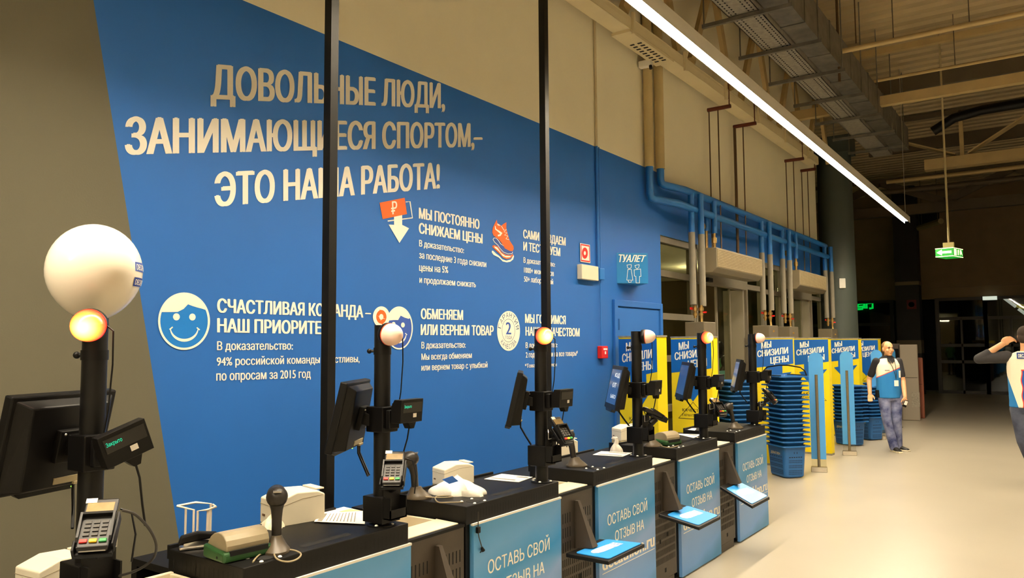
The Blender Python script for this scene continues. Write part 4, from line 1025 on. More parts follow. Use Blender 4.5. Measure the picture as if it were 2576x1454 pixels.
# arms that carry the terminals
for i, ((p, d, r, lab), nm) in enumerate(zip(TT, ('nearest', 'second', 'third', 'fourth', 'fifth', 'last'))):
    c = at_d(p[0], p[1], d) + Euler(tuple(RD(x) for x in r)).to_matrix() @ V((0, 0, -.075)); q = V((PX_ + .03, PY[i], min(c.z - .03, 1.30)))
    t = TERMS[i]; Li = (Matrix.Translation(t.location) @ t.rotation_euler.to_matrix().to_4x4()).inverted()
    e = c - q; m = MB(); m.tube([Li @ (q + V(p_)) for p_ in ((0, 0, 0), (e.x * .6, e.y * .6, -.01), (e.x, e.y, e.z - .03), tuple(e))], [.02, .018, .016, .016], 10); m.build('swivel_arm', BLACKP, t)

SCAN = mat('scanner_dark', (34, 30, 26), .38, 0, .1, 20, spec=.4); SCANL = mat('scanner_stand', (80, 70, 55), .38, 0, .08, 20)
GLED = mat('scanner_green', (20, 160, 70), .4, emit=(.05, .9, .3), estr=1.2)
def make_scanner(label, tilt):
    t = thing('barcode_scanner', label, 'scanner', (0, 0, 0), group='barcode scanners on stands')
    m = MB(); m.lathe([(.062, 0), (.062, .008), (.05, .02), (.03, .045), (.024, .058), (0, .06)], 28)
    m.v = [(x * .8, y * 1.1 + .01 * (1 if z < .02 else 0), z) for x, y, z in m.v]; m.build('stand_base', SCANL, t)
    m = MB(); R = Matrix.Rotation(RD(tilt), 4, 'X')
    path = [R @ V(p) for p in ((0, 0, .04), (0, .002, .08), (0, .004, .12), (0, .002, .15), (0, -.004, .17))]
    m.tube([tuple(q) for q in path], [.019, .0185, .019, .022, .028], 14); m.build('handle', SCAN, t)
    m = MB(); R3 = R.to_3x3(); c = R @ V((0, -.012, .196))
    m.ell(c, (.040, .050, .040), 0, R3); f0 = R @ V((0, -.03, .196)); f1 = R @ V((0, -.085, .192)); m.cyl(f0, f1, .030, .036, 20); h = m.build('head', SCAN, t)
    m = MB(); m.box(R @ V((0, -.088, .192)), (.055, .004, .038), 0, R3); m.build('window', mat('scan_window', (20, 6, 6), .1), t)
    m = MB(); m.ell(R @ V((0, -.01, .230)), (.010, .012, .004), 0, R3, 12, 8); m.build('green_light', GLED, t)
    m = MB(); m.box(R @ V((0, .025, .222)), (.03, .02, .006), 0, R3); m.build('trim', STEEL, t)
    return t
def cable(name, label, pts, r, mt, cat='cable', owner=None):
    P_ = [V(p) for p in pts]; out = []; p0_ = V(pts[0])
    if owner is None: t = thing(name, label, cat, tuple(pts[0]))
    else:
        t = owner; p0_ = V((0, 0, 0)); Li = (Matrix.Translation(t.location) @ t.rotation_euler.to_matrix().to_4x4()).inverted(); P_ = [Li @ p for p in P_]
    for i in range(len(P_) - 1):
        a, b, c, d = P_[max(i - 1, 0)], P_[i], P_[i + 1], P_[min(i + 2, len(P_) - 1)]
        for k in range(6):
            u = k / 6; out.append(.5 * ((2 * b) + (c - a) * u + (2 * a - 5 * b + 4 * c - d) * u * u + (3 * b - a - 3 * c + d) * u ** 3) - p0_)
    out.append(P_[-1] - p0_)
    m = MB(); m.tube(out, r, 8); m.build('wire', mt, t); return t
SCANS = []
SCS = [((695, 1383), None, -1, 233, 'upright barcode scanner with a green light, on the second counter before the white printer'), ((1047, 1252), None, 7, -55, 'barcode scanner leaning left on the third counter, next to a card terminal'), ((1447, 1172), None, 11, -55, 'slim barcode scanner stand behind the tilted third card terminal'), ((1640, 1122), None, 12, -55, 'barcode scanner at the left edge of the fifth counter, mostly hidden by the pole clamp'), ((1848, 1077), None, 12, -55, 'barcode scanner on the last counter below the fifth card terminal')]
for p, _, tilt, rz, lab in SCS:
    q = on_z(p[0], p[1], .942); o = make_scanner(lab, tilt); o.location = (q.x, q.y, .9395); o.rotation_euler = (0, 0, RD(rz)); SCANS.append(o)
WIRE = mat('beige_cable', (148, 134, 104), .5); WIRED = mat('dark_cable', (40, 36, 30), .5)
Z_ = lambda px, py, z=.945: on_z(px, py, z)
cable('scanner_cable', 'beige scanner cable looped on the edge of the second counter', [Z_(689, 1373, .955), Z_(690, 1395), Z_(700, 1408), Z_(725, 1413), Z_(748, 1406), Z_(757, 1394), Z_(742, 1385), Z_(712, 1382), Z_(670, 1388), Z_(650, 1398), Z_(636, 1414, .942)], .0032, WIRE, owner=SCANS[0])
cable('scanner_cable', 'beige scanner cable looped on the third counter near its grommet', [Z_(1070, 1250, .955), Z_(1105, 1252), Z_(1138, 1250), Z_(1125, 1247), Z_(1096, 1250), Z_(1102, 1263), Z_(1130, 1264), Z_(1165, 1263, .941)], .0032, WIRE, owner=SCANS[1])
cable('scanner_cable', 'short dark scanner cable on the fourth counter', [Z_(1462, 1167, .955), Z_(1475, 1170), Z_(1492, 1180, .941)], .003, WIRED, owner=SCANS[2])
cable('scanner_cable', 'beige scanner cable lying in front of the green device on the fifth counter', [Z_(1648, 1117, .955), Z_(1662, 1122), Z_(1685, 1126), Z_(1704, 1122), Z_(1706, 1121, .941)], .0032, WIRE, owner=SCANS[3])
q0 = V((PX_ + .03, PY[0], 1.11))
cable('black_cord', 'black cord making a big loop from the nearest terminal down to the tray', [at_d(308, 1284, 2.12), at_d(340, 1294, 2.14), at_d(375, 1330, 2.18), at_d(393, 1370, 2.2), at_d(385, 1405, 2.24), at_d(350, 1432, 2.26), at_d(300, 1449, 2.28)], .0038, WIRED)

# printers behind the counters
def make_printer(label):
    t = thing('receipt_printer', label, 'printer', (0, 0, 0), group='white receipt printers behind the counters')
    m = MB(); m.bx(-.075, .075, -.10, .10, 0, .03); m.build('printer_base', mat('printer_base', (176, 160, 120), .5), t, bevel=.003)
    m = MB(); m.prism([(-.075, -.10, .03), (-.075, .10, .03), (-.075, .10, .135), (-.075, .07, .15), (-.075, -.02, .155), (-.075, -.10, .128)], (.15, 0, 0)); m.build('printer_body', PRINTER, t, bevel=.006, seg=3)
    m = MB(); m.prism([(-.0755, -.101, .105), (-.0755, .0, .128), (-.0755, .09, .133), (-.0755, .09, .1315), (-.0755, .0, .1265), (-.0755, -.101, .1035)], (.151, 0, 0)); m.build('lid_seam', mat('seam_tan', (150, 136, 106), .6), t)
    m = MB(); m.bx(-.05, -.03, -.103, -.1, .06, .068); m.build('badge', mat('badge_brown', (110, 84, 60), .5), t)
    m = MB(); m.bx(-.055, .055, .07, .105, .151, .156); m.build('paper_slot', PRINTER, t)
    return t
PR_ = [((140, 1446), 2.62, 5, 'white receipt printer at the lower left corner, behind the nearest pole'), ((736, 1312), 3.43, -12, 'white receipt printer behind the second counter, beside the tall square pole'), ((1140, 1250), 4.36, -21, 'white receipt printer behind the third counter, above a white plastic bag'), ((1412, 1155), 5.45, -25, 'white receipt printer behind the third card terminal'), ((1576, 1135), 6.35, -30, 'white receipt printer behind the fifth counter, below the first banner')]
for k, (p, d, rz, lab) in enumerate(PR_):
    q = at_d(p[0], p[1], d); o = make_printer(lab); o.location = (q.x, q.y, .83 + (.07 if k else .03)); o.scale = (1.12,) * 3 if k == 1 else (.95,) * 3; o.rotation_euler = (0, 0, RD(rz))
    t = thing('printer_stand', 'low black stand under the ' + lab.replace('white receipt printer ', 'printer '), 'stand', (q.x, q.y, .828)); m = MB(); m.bx(-.09, .09, -.11, .11, 0, .071 if k else .031); m.build('stand_block', BLACK, t); t.rotation_euler = (0, 0, RD(rz))

# green and beige devices, stapler, rack
BNG = mat('device_green', (38, 82, 40), .4, 0, .1, 20); BNB = mat('device_beige', (160, 147, 120), .38, 0, .05, 20)
def make_detector(label):
    t = thing('banknote_detector', label, 'device', (0, 0, 0), group='green and beige desktop devices')
    m = MB(); m.hexa([(-.10, -.075, 0), (.10, -.075, 0), (.10, .075, 0), (-.10, .075, 0), (-.10, -.075, .035), (.10, -.075, .035), (.10, .075, .05), (-.10, .075, .05)]); m.build('device_base', BNG, t, bevel=.01, seg=3)
    prof = [(-.066, .036), (-.068, .055), (-.062, .074), (-.048, .088), (-.028, .096), (.0, .097), (.025, .090), (.045, .078), (.06, .062), (.07, .046), (.07, .036)]
    m = MB(); m.prism([(-.085, y, z) for y, z in prof], (.17, 0, 0)); o = m.build('device_lid', BNB, t, bevel=.004, seg=2)
    m = MB(); m.bx(-.075, .075, -.0765, -.07, .022, .04); m.build('note_slot', SLOT, t)
    m = MB(); m.cyl((-.101, -.03, .016), (-.098, -.03, .016), .005, n=10); m.build('socket', SLOT, t)
    return t
q = on_z(600, 1396, .94); D1 = make_detector('green desktop device with a beige lid on the second counter, beside the stapler'); D1.location = (q.x, q.y, .9395); D1.rotation_euler = (0, 0, RD(84))
q = on_z(1676, 1117, .94); dup(D1, (q.x, q.y, .9395), (0, 0, RD(80)), 'green desktop device with a beige lid on the fifth counter')
q = on_z(497, 1378, .94); t = thing('stapler', 'black and chrome stapler at the back corner of the second counter', 'stapler', (q.x, q.y, .9395), (0, 0, RD(62)))
m = MB(); m.bx(-.065, .065, -.02, .02, 0, .012); m.build('stapler_base', STEEL, t, bevel=.004)
m = MB(); m.prism([(-.07, -.017, .02), (.065, -.017, .035), (.07, -.017, .052), (.0, -.017, .062), (-.06, -.017, .05)], (0, .034, 0)); m.build('stapler_arm', BLACKP, t, bevel=.006)
m = MB(); m.bx(-.05, .04, -.012, .012, .012, .028); m.build('magazine', mat('chrome', (225, 225, 225), .12, 1.0), t)
t = thing('wire_rack', 'white wire rack behind the near corner of the second counter', 'rack', (0, 0, 0)); q = at_d(497, 1372, 3.1); t.location = (q.x, q.y, .87)
WR = mat('white_wire', (228, 214, 196), .4); rt_ = .0045
zt = on_x(500, 1285, q.x).z - .87 + .02
m = MB(); P = lambda x, y: V((x, y, zt))
u = V((RIGHT.x, RIGHT.y, 0)).normalized(); wv = V((FWD.x, FWD.y, 0)).normalized()
R2 = lambda a, b, z=0: u * a + wv * b + V((0, 0, z))
for pts in ([R2(-.085, 0, zt), R2(-.03, .05, zt + .004), R2(.03, .05, zt - .002), R2(.03, .05, 0)], [R2(-.085, 0, zt), R2(-.01, -.02, zt - .012), R2(-.01, -.02, 0)], [R2(.01, -.03, 0), R2(.01, -.03, zt - .014), R2(.045, -.02, zt - .012), R2(.07, .0, zt - .004), R2(.05, .02, zt)], [R2(-.05, 0, zt - .006), R2(-.05, 0, 0)], [R2(-.05, 0, .003), R2(.05, .0, .003)]):
    m.tube(pts, rt_, 8)
m.build('wire_frame', WR, t)
m = MB(); m.tube([R2(.048, -.01, zt - .01), R2(.044, -.01, 0)], .010, 8); m.build('upright', WR, t)

# leaflets
def leaflet(label, quad, marks=(), z=.9405, mt=None, cat='leaflet'):
    P4 = [on_z(*p, z) for p in quad]; c = sum(P4, V()) / 4
    t = thing('leaflet', label, cat, (c.x, c.y, z - .0006))
    m = MB(); m.prism([p - c for p in P4], (0, 0, .0012)); m.build('sheet', mt or PAPER, t)
    if marks:
        m = MB()
        for (u0, u1, v0, v1) in marks:
            B = lambda uu, vv: (P4[0] * (1 - uu) + P4[1] * uu) * (1 - vv) + (P4[3] * (1 - uu) + P4[2] * uu) * vv - c + V((0, 0, .0018))
            m.face([B(u0, v0), B(u1, v0), B(u1, v1), B(u0, v1)])
        m.build('print', PAPERG, t)
    return t
lines = [(.22 + .07 * i, .24 + .07 * i, .1, .9) for i in range(9)]
leaflet('white printed leaflet on top of the pile on the second counter', [(808, 1292), (918, 1285), (918, 1318), (790, 1312)], [(.05, .15, .05, .95)] + lines, .9445)
leaflet('large white sheet lying under the leaflets on the second counter', [(783, 1297), (865, 1275), (922, 1288), (905, 1300)], (), .9420)
leaflet('tan leaflet at the back of the pile on the second counter', [(853, 1287), (880, 1280), (915, 1286), (892, 1294)], (), .9432, PAPERT)
leaflet('white leaflet with a dark strip on the third counter', [(1218, 1205), (1262, 1192), (1340, 1200), (1305, 1213)], [(.18, .3, .05, .8), (.7, .85, .6, .95)], .9410)
leaflet('white sticker strip on top of the third counter', [(1138, 1227), (1188, 1219), (1199, 1221), (1150, 1234)], (), .9398)
leaflet('white leaflet on the fourth counter', [(1491, 1144), (1513, 1135), (1590, 1139), (1566, 1149)], [(.15, .3, .1, .9), (.7, .9, .3, .9)], .9410)
leaflet('white leaflet on the fifth counter', [(1703, 1092), (1706, 1091), (1764, 1093), (1745, 1102)], [(.6, .8, .5, .9)], .9410)
leaflet('white leaflet at the far back of the fifth counter', [(1730, 1081), (1741, 1077), (1752, 1078), (1748, 1083)], (), .9412)

# bags and cords
def cloth_bag(name, label, c, size, mt, seed, cat='bag', patch=None):
    rnd = random.Random(seed); t = thing(name, label, cat, tuple(c)); m = MB(); nu, nv = 30, 14; vs = []; fs = []
    ph = [rnd.uniform(0, 6) for _ in range(8)]
    for j in range(nv + 1):
        f = j / nv
        for i in range(nu):
            a = 2 * pi * i / nu; r = (1 - f ** 2.4) * (1 + .12 * sin(3 * a + ph[0]) + .07 * sin(7 * a + ph[1] + 4 * f) + .05 * sin(11 * a + ph[2]))
            vs.append((size[0] * r * cos(a), size[1] * r * sin(a), size[2] * (f ** .8) * (1 + .10 * sin(2 * a + ph[3]) + .05 * sin(5 * a + ph[4])) ))
    for j in range(nv):
        for i in range(nu): fs.append((j * nu + i, j * nu + (i + 1) % nu, (j + 1) * nu + (i + 1) % nu, (j + 1) * nu + i))
    m.add(vs, fs, 0, True); m.build('bag_film', mt, t)
    return t
BAGW = mat('bag_white', (240, 234, 220), .45, 0, .04, 12, .2, 40)
q = at_d(1150, 1232, 4.05)
t = cloth_bag('plastic_bag', 'crumpled white plastic bag with blue print behind the third counter', (q.x, q.y, q.z - .03), (.155, .11, .095), BAGW, 3)
m = MB(); a = [at_d(x, y, 3.86) - V(t.location) for x, y in ((1112, 1206), (1138, 1197), (1153, 1210), (1130, 1217))]; m.prism(a, (.004, -.004, 0)); m.build('blue_print', mat('bag_blue', (40, 100, 190), .5), t)
q = at_d(1550, 1142, 5.6)
t = cloth_bag('plastic_bag', 'small white knotted plastic bag below the printer behind the fifth counter', (q.x, q.y, q.z), (.045, .04, .085), BAGW, 8)
m = MB(); m.tube([(0, 0, .07), (.006, 0, .095), (0, 0, .11), (-.02, 0, .112), (-.035, 0, .108)], [.018, .014, .014, .01, .004], 10); m.ell((.002, 0, .112), (.013, .012, .011)); m.build('knot', BAGW, t)
q = at_d(685, 1322, 3.3); t = cloth_bag('paper_bag', 'cream rolled paper behind the scanner on the second counter', (q.x, q.y, q.z - .05), (.06, .05, .09), CREAM, 5, 'paper')
c0 = on_x(1203, 1300, FX + .016); t = thing('power_cord', 'small black power cord with adapter hanging on the third counter panel', 'cord', tuple(c0))
F_ = lambda px, py: on_x(px, py, FX + .018) - c0
m = MB(); m.tube([F_(1203, 1288), F_(1203, 1326)], .0025, 6); m.build('upper_wire', WIRED, t)
m = MB(); a, b = F_(1203, 1325), F_(1203, 1341); m.box((a + b) / 2, (.016, .022, abs(b.z - a.z)), 0); m.build('adapter', BLACKP, t, bevel=.003)
m = MB(); m.tube([F_(1203, 1340), F_(1205, 1352), F_(1211, 1372), F_(1213, 1380)], .0025, 6); m.build('lower_wire', WIRED, t)
m = MB(); m.cyl(F_(1212, 1377), F_(1215, 1385), .006, .011, 10); m.cyl(F_(1213, 1384), F_(1208, 1390), .003, n=6); m.build('plug', BLACKP, t)
m = MB(); c_ = C0.children[0]
# balloon
bc = at_d(238, 683, 2.52); BR_ = 119 / FPX * 2.52
t = thing('balloon', 'round white balloon above the nearest pole and its lit lamp', 'balloon', (bc.x, bc.y, bc.z))
m = MB(); n = 24; prof = []
for k in range(n + 1):
    a = -pi / 2 + pi * k / n; r = BR_ * cos(a) * .925; z = BR_ * sin(a)
    if z < 0: r *= 1 - .12 * (-z / BR_) ** 2; z *= 1.04
    prof.append((max(r, 0.0), z))
prof = [(0.0, -BR_ * 1.10), (.008, -BR_ * 1.09), (.012, -BR_ * 1.045)] + [p for p in prof if p[1] > -BR_ * 1.02]
m.lathe(prof, 48); m.build('balloon_skin', mat('balloon_white', (250, 240, 222), .22, 0, 0, 8, spec=.5, coat=.3), t)
LB = mat('balloon_print', (30, 60, 150), .4)
m = MB(); m2 = MB(); uu = u
for (py, hh_, ln) in ((672, 24, .10), (710, 22, .085)):
    zc = (683 - py) / FPX * 2.52; rr = sqrt(max(BR_ ** 2 - zc ** 2, 0)); hz = hh_ / FPX * 2.52 / 2
    base = atan2(u.y, u.x) + .03; vs = []; nn = 8
    pt = lambda a, z, e=1.006: V((cos(a) * sqrt(BR_ ** 2 - z * z) * e * .925, sin(a) * sqrt(BR_ ** 2 - z * z) * e * .925, z))
    a0, a1 = base - .16, base + .7
    for k in range(nn + 1):
        a = a0 + (a1 - a0) * k / nn; vs += [pt(a, zc - hz), pt(a, zc + hz)]
    m.add(vs, [(2 * k, 2 * k + 2, 2 * k + 3, 2 * k + 1) for k in range(nn)], 0)
    gv, gf = glyphs('DECATHLON', .02); m2.add([pt(a0 + .05 + (a1 - a0 - .1) * x, zc + hz * (1.3 * y - .65), 1.008 + .001 * k) for x, y, k in gv], gf)
m.build('print_patch', LB, t); m2.build('print_lettering', PAINTW, t)

# tall square poles
for px, py, lab in ((829, 600, 'tall black square pole rising to the roof behind the second counter'), (1370, 400, 'tall black square pole rising to the roof behind the third counter')):
    x = -3.12; q = on_x(px, py, x)
    t = thing('square_pole', lab, 'pole', (x, q.y, 0), group='tall black poles')
    m = MB(); m.bx(-.026, .026, -.026, .026, 0, HZ); m.build('pole_tube', POSTM, t)
    m = MB(); m.bx(-.08, .08, -.08, .08, 0, .012); m.build('foot_plate', BLACK, t)

# ================================================================== GATES, BANNERS, BASKETS
GATEP = mat('gate_blue', (72, 150, 214), .35, 0, .03, 6); ACR = glass_mat('clear_acrylic', (.92, .92, .88), .06)
GBAR = mat('gate_bar', (112, 101, 80), .45, .3, .06, 30)
def make_gate(label):
    t = thing('security_gate', label, 'gate', (0, 0, 0), group='blue security gates at the exit')
    Wd = .185; H = 1.575
    m = MB(); out = [(-Wd / 2, 0, .16), (Wd / 2, 0, .16)] + [(Wd / 2 * cos(RD(a)), 0, H - Wd / 2 + Wd / 2 * sin(RD(a))) for a in range(0, 181, 12)]
    m.prism([(x, -.006, z) for x, y, z in out], (0, .012, 0)); m.build('blue_panel', GATEP, t)
    m = MB(); m.bx(-Wd / 2, Wd / 2, -.004, .004, .055, .16); m.build('clear_strip', ACR, t)
    m = MB(); m.cyl((0, -.02, .05), (0, -.02, 1.28), .019, n=14); m.build('centre_bar', GBAR, t)
    m = MB(); m.prism([(-.10, -.10, 0), (-.10, .10, 0), (-.10, .06, .06), (-.10, -.06, .06)], (.20, 0, 0)); m.build('gate_base', GBAR, t, bevel=.006)
    return t
_g4 = on_z(2254, 1076, 0)
_g3 = on_z(2213, 1104, 0)
G = [(-2.75, 10.95, 14, 'nearest blue security gate with rounded top, beside the tall basket stack'), (-2.76, 12.80, 13, 'second blue security gate with rounded top, in front of the low basket stacks'), (_g3.x, _g3.y, 12, 'third blue security gate, its round top showing left of the walking man'), (_g4.x, _g4.y, 75, 'farthest blue security gate, hidden behind the walking man except its foot')]
GA = make_gate(G[0][3]); GA.location = (G[0][0], G[0][1], 0); GA.rotation_euler = (0, 0, RD(G[0][2]))
for x, y, a, lab in G[1:]: dup(GA, (x, y, 0), (0, 0, RD(a)), lab)

BNY = mat('banner_yellow', (240, 214, 14), .5, 0, .03, 4); BNBL = mat('banner_blue', (0, 92, 178), .5, 0, .03, 4); BTX = mat('banner_black', (30, 28, 14), .6)
def make_banner(label):
    t = thing('promo_banner', label, 'banner', (0, 0, 0), group='blue and yellow price banners')
    Wd, H, T = .53, 1.775, .15; h = Wd / 2
    m = MB(); m.bx(-h, h, 0, T, .03, H, 0); m.build('banner_board', BNY, t)
    m = MB(); m.bx(-h - .005, h + .005, -.006, T + .005, H - .002, H + .016); m.build('top_rail', GALVL, t)
    m = MB(); m.bx(-h, h, 0, T, 0, .03); m.build('bottom_rail', GALVL, t)
    e = -.002
    def Q(L, y=e): return [(-h + Wd * u_, y, v_ * H) for u_, v_ in L]
    m = MB()
    m.face(Q([(0, .99), (0, .765), (.30, .775), (.30, .715), (.15, .705), (.53, .58), (.95, .735), (.72, .725), (.72, .785), (1, .80), (1, .99)])); m.build('blue_arrow', BNBL, t)
    m = MB()
    def T_(s, x0, y0, x1, y1, hc, hb=None):
        lettering(m, s, Q([(x0, y0 + hc)], e * 1.6)[0], Q([(x1, y1 + hc)], e * 1.6)[0], Q([(x1, y1)], e * 1.6)[0], Q([(x0, y0)], e * 1.6)[0], 0, .045)
    T_('МЫ', .20, .916, .46, .928, .050); T_('СНИЗИЛИ', .09, .850, .88, .880, .050); T_('ЦЕНЫ', .42, .797, .89, .815, .050)
    m.build('banner_lettering', PAINTW, t)
    m = MB()
    def T2(s, x0, x1, y0, y1): lettering(m, s, Q([(x0, y1)], e * 1.6)[0], Q([(x1, y1)], e * 1.6)[0], Q([(x1, y0)], e * 1.6)[0], Q([(x0, y0)], e * 1.6)[0], 0, .02)
    T2('КАЧЕСТВО', .26, .80, .512, .531); T2('ГАРАНТИРУЕМ', .26, .80, .480, .496)
    tri = [(.53, .575), (.9, .465), (.16, .465)]
    for k_ in range(3):
        a, b = V(tri[k_]), V(tri[(k_ + 1) % 3]); d = (b - a).normalized(); n_ = V((-d.y * .5, d.x * .5)) * .004
        m.face([Q([tuple(q_)], e * 1.6)[0] for q_ in (a + n_, b + n_, b - n_, a - n_)])
    m.build('quality_mark', BTX, t)
    return t
BN = [(1603, 8.15, -16, 'blue and yellow price banner nearest the blue door'), (1737, 9.2, -7, 'blue and yellow price banner second from the blue door, behind the fifth pole'), (1944, 11.0, 9, 'blue and yellow price banner behind the top of the tall basket stack'), (2038, 12.1, -2, 'blue and yellow price banner behind the nearest security gate'), (2121, 14.3, -9, 'blue and yellow price banner behind the second security gate'), (2174, 15.9, -9, 'blue and yellow price banner farthest back, left of the walking man')]
B0 = None
for px, d, az, lab in BN:
    q = at_d(px, 850, d); loc = (q.x, q.y, 0); rot = (0, 0, RD(az))
    if B0 is None: B0 = make_banner(lab); B0.location = loc; B0.rotation_euler = rot
    else: dup(B0, loc, rot, lab)

BSK = mat('basket_blue', (30, 92, 156), .42, 0, .04, 10); BSKD = mat('basket_hole', (8, 22, 40), .7); BSKT = mat('basket_lettering', (222, 206, 150), .5)
LX, LY, LH = .235, .175, .41      # half sizes at the rim, height
def make_basket(label, full=True):
    t = thing('shopping_basket', label, 'basket', (0, 0, 0))
    def rr(hx, hy, z, r=.05, k=5):
        return [V((cx_ * (hx - r) + r * cos(RD(a0 + 90 * i / k)), cy2 * (hy - r) + r * sin(RD(a0 + 90 * i / k)), z)) for cx_, cy2, a0 in ((1, 1, 0), (-1, 1, 90), (-1, -1, 180), (1, -1, 270)) for i in range(k + 1)]
    lv = [(LX - .055, LY - .045, 0.012), (LX - .045, LY - .035, .03), (LX - .02, LY - .018, LH - .03), (LX - .018, LY - .016, LH)]
    if not full: lv = [(LX - .055, LY - .052, LH - .085), (LX - .018, LY - .016, LH)]
    rings = [rr(*l) for l in lv]; n = len(rings[0]); m = MB()
    for a, b in zip(rings[:-1], rings[1:]):
        m.add(a + b, [(i, (i + 1) % n, n + (i + 1) % n, n + i) for i in range(n)], 0, False)
    m.face(rings[0], 0)
    if full:
        def hole(side, u_, z, w_, h_):
            f = (z - .03) / (LH - .06)
            if side < 2: X = (LX - .045) * (1 - f) + (LX - .02) * f + .001; s = 1 if side == 0 else -1; P_ = [(s * X, u_ - w_, z - h_), (s * X, u_ + w_, z - h_), (s * (X + .001), u_ + w_, z + h_), (s * (X + .001), u_ - w_, z + h_)]
            else: Y_ = (LY - .035) * (1 - f) + (LY - .018) * f + .001; s = 1 if side == 2 else -1; P_ = [(u_ - w_, s * Y_, z - h_), (u_ + w_, s * Y_, z - h_), (u_ + w_, s * (Y_ + .001), z + h_), (u_ - w_, s * (Y_ + .001), z + h_)]
            m.face(P_, 1)
        for side, half in ((1, .095), (3, .15), (0, .095)):
            nn = int(half * 2 / .015)
            for r_ in range(9):
                if r_ in (3, 6): continue
                for c_i in range(nn): hole(side, -half + (c_i + .5) * half * 2 / nn, .055 + r_ * .021, .0042, .006)
            for c_i in range(6): hole(side, -half + (c_i + .5) * half / 3, .265, .011, .006)
            hole(side, -.02, .32, .004, .012); hole(side, .02, .32, .004, .012)
    m.build('basket_body', [BSK, BSKD], t)
    m = MB(); a, b = rr(LX - .018, LY - .016, LH), rr(LX + .026, LY + .026, LH); c_, d = rr(LX + .028, LY + .028, LH - .016), rr(LX - .010, LY - .008, LH - .020)
    for p_, q_ in ((a, b), (b, c_), (c_, d)): m.add(p_ + q_, [(i, (i + 1) % n, n + (i + 1) % n, n + i) for i in range(n)], 0)
    m.build('basket_rim', BSK, t)
    if full:
        m = MB(); f = .8; X = LX - .045 + .025 * f + .002; Y_ = LY - .035 + .017 * f + .003
        gv, gf = glyphs('ДЕКАТЛОН', .03); m.add([(-.11 + .22 * x, -Y_ - .001 - .0003 * k, .288 + .03 * y) for x, y, k in gv], gf); m.build('basket_lettering', BSKT, t)
    return t
ST = .0585
BF = make_basket('x', True); BU = make_basket('x', False)
me_cache = {}
def stack(x, y, az, count, gname, where, handle):
    for i in range(count):
        z = i * ST
        lab = ('lowest blue basket of %s' if i == 0 else 'topmost blue basket of %s' if i == count - 1 else 'blue basket nested inside %s') % where
        o = dup(BF if i == 0 else BU, (x, y, z), (0, 0, RD(az)), lab, gname)
        o['category'] = 'basket'
        if i == count - 1 and handle:
            m = MB(); yy = LY + .004
            m.tube([(k_ * LX, k_ * LY, LH + h_) for k_, h_ in ((-1, 0), (-.93, .06), (-.75, .105), (-.2, .13), (.2, .13), (.75, .105), (.93, .06), (1, 0))], .009, 8)
            m.build('handle', BLACKP, o)
            m = MB(); m.tube([(-LX + .01, LY + .006, LH + .004), (LX - .01, LY + .006, LH + .004)], .007, 8); m.tube([(-LX + .01, -LY - .006, LH + .004), (LX - .01, -LY - .006, LH + .004)], .007, 8); m.build('folded_handle', BLACKP, o)
def SP(px, d): q = at_d(px, 860, d); return q.x, q.y
stack(*SP(1970, 10.15), -43, 16, 'tall basket stack', 'the tall stack beside the last counter', True)
stack(*SP(1843, 10.1), -43, 15, 'left basket stack', 'the stack half hidden behind the last two poles', False)
stack(*SP(2128, 13.2), -36, 11, 'low basket stack', 'the low stack between the first two security gates', False)
stack(*SP(2176, 13.95), -36, 10, 'middle low basket stack', 'the low stack right behind the second security gate', False)
stack(*SP(2203, 14.95), -36, 10, 'far low basket stack', 'the low stack beside the third security gate', False)
for q in (BF, BU):
    for ch in list(q.children): bpy.data.objects.remove(ch)
    bpy.data.objects.remove(q)

# ================================================================== PEOPLE
SKIN = mat('skin', (214, 160, 116), .55, 0, .05, 20); HAIRB = mat('hair_cropped', (126, 96, 58), .8, 0, .15, 60); HAIRD = mat('hair_dark', (50, 36, 24), .8, 0, .2, 60)
DARKC = mat('dark_shirt', (26, 25, 32), .8, 0, .1, 20)
def denim(name, c0, c1):
    def f(nt, b):
        tc = nt.nodes.new('ShaderNodeTexCoord'); n_ = nt.nodes.new('ShaderNodeTexNoise'); n_.inputs['Scale'].default_value = 7; n_.inputs['Detail'].default_value = 6; nt.links.new(tc.outputs['Object'], n_.inputs['Vector'])
        r = nt.nodes.new('ShaderNodeValToRGB'); r.color_ramp.elements[0].position = .35; r.color_ramp.elements[1].position = .68
        r.color_ramp.elements[0].color = (*lin(c0), 1); r.color_ramp.elements[1].color = (*lin(c1), 1)
        nt.links.new(n_.outputs[0], r.inputs[0]); nt.links.new(r.outputs[0], b.inputs['Base Color']); b.inputs['Roughness'].default_value = .85
    return pos_mat(name, f)
def rz2(a): return Matrix.Rotation(RD(a), 3, 'Z')
def loft(m, rings, n=20):    # rings: (centre, rx, ry, azimuth or axis matrix)
    vs = []
    for (c, rx, ry, R) in rings:
        R = R if isinstance(R, Matrix) else rz2(R)
        for k in range(n): vs.append(V(c) + R @ V((rx * cos(2 * pi * k / n), ry * sin(2 * pi * k / n), 0)))
    N = len(rings); fs = [(i * n + k, i * n + (k + 1) % n, (i + 1) * n + (k + 1) % n, (i + 1) * n + k) for i in range(N - 1) for k in range(n)]
    fs += [tuple(range(n - 1, -1, -1)), tuple(range((N - 1) * n, N * n))]
    m.add(vs, fs, 0, True)
def limb(m, pts, rs, n=16):
    P_ = [V(p) for p in pts]; out = []; ro = []
    for i in range(len(P_) - 1):
        for k in range(4):
            u_ = k / 4; out.append(P_[i].lerp(P_[i + 1], u_)); ro.append(rs[i] * (1 - u_) + rs[i + 1] * u_)
    out.append(P_[-1]); ro.append(rs[-1])
    m.tube(out, ro, n)
    for p, r in zip(P_, rs): m.ell(p, r * .99, 0, None, 14, 8)
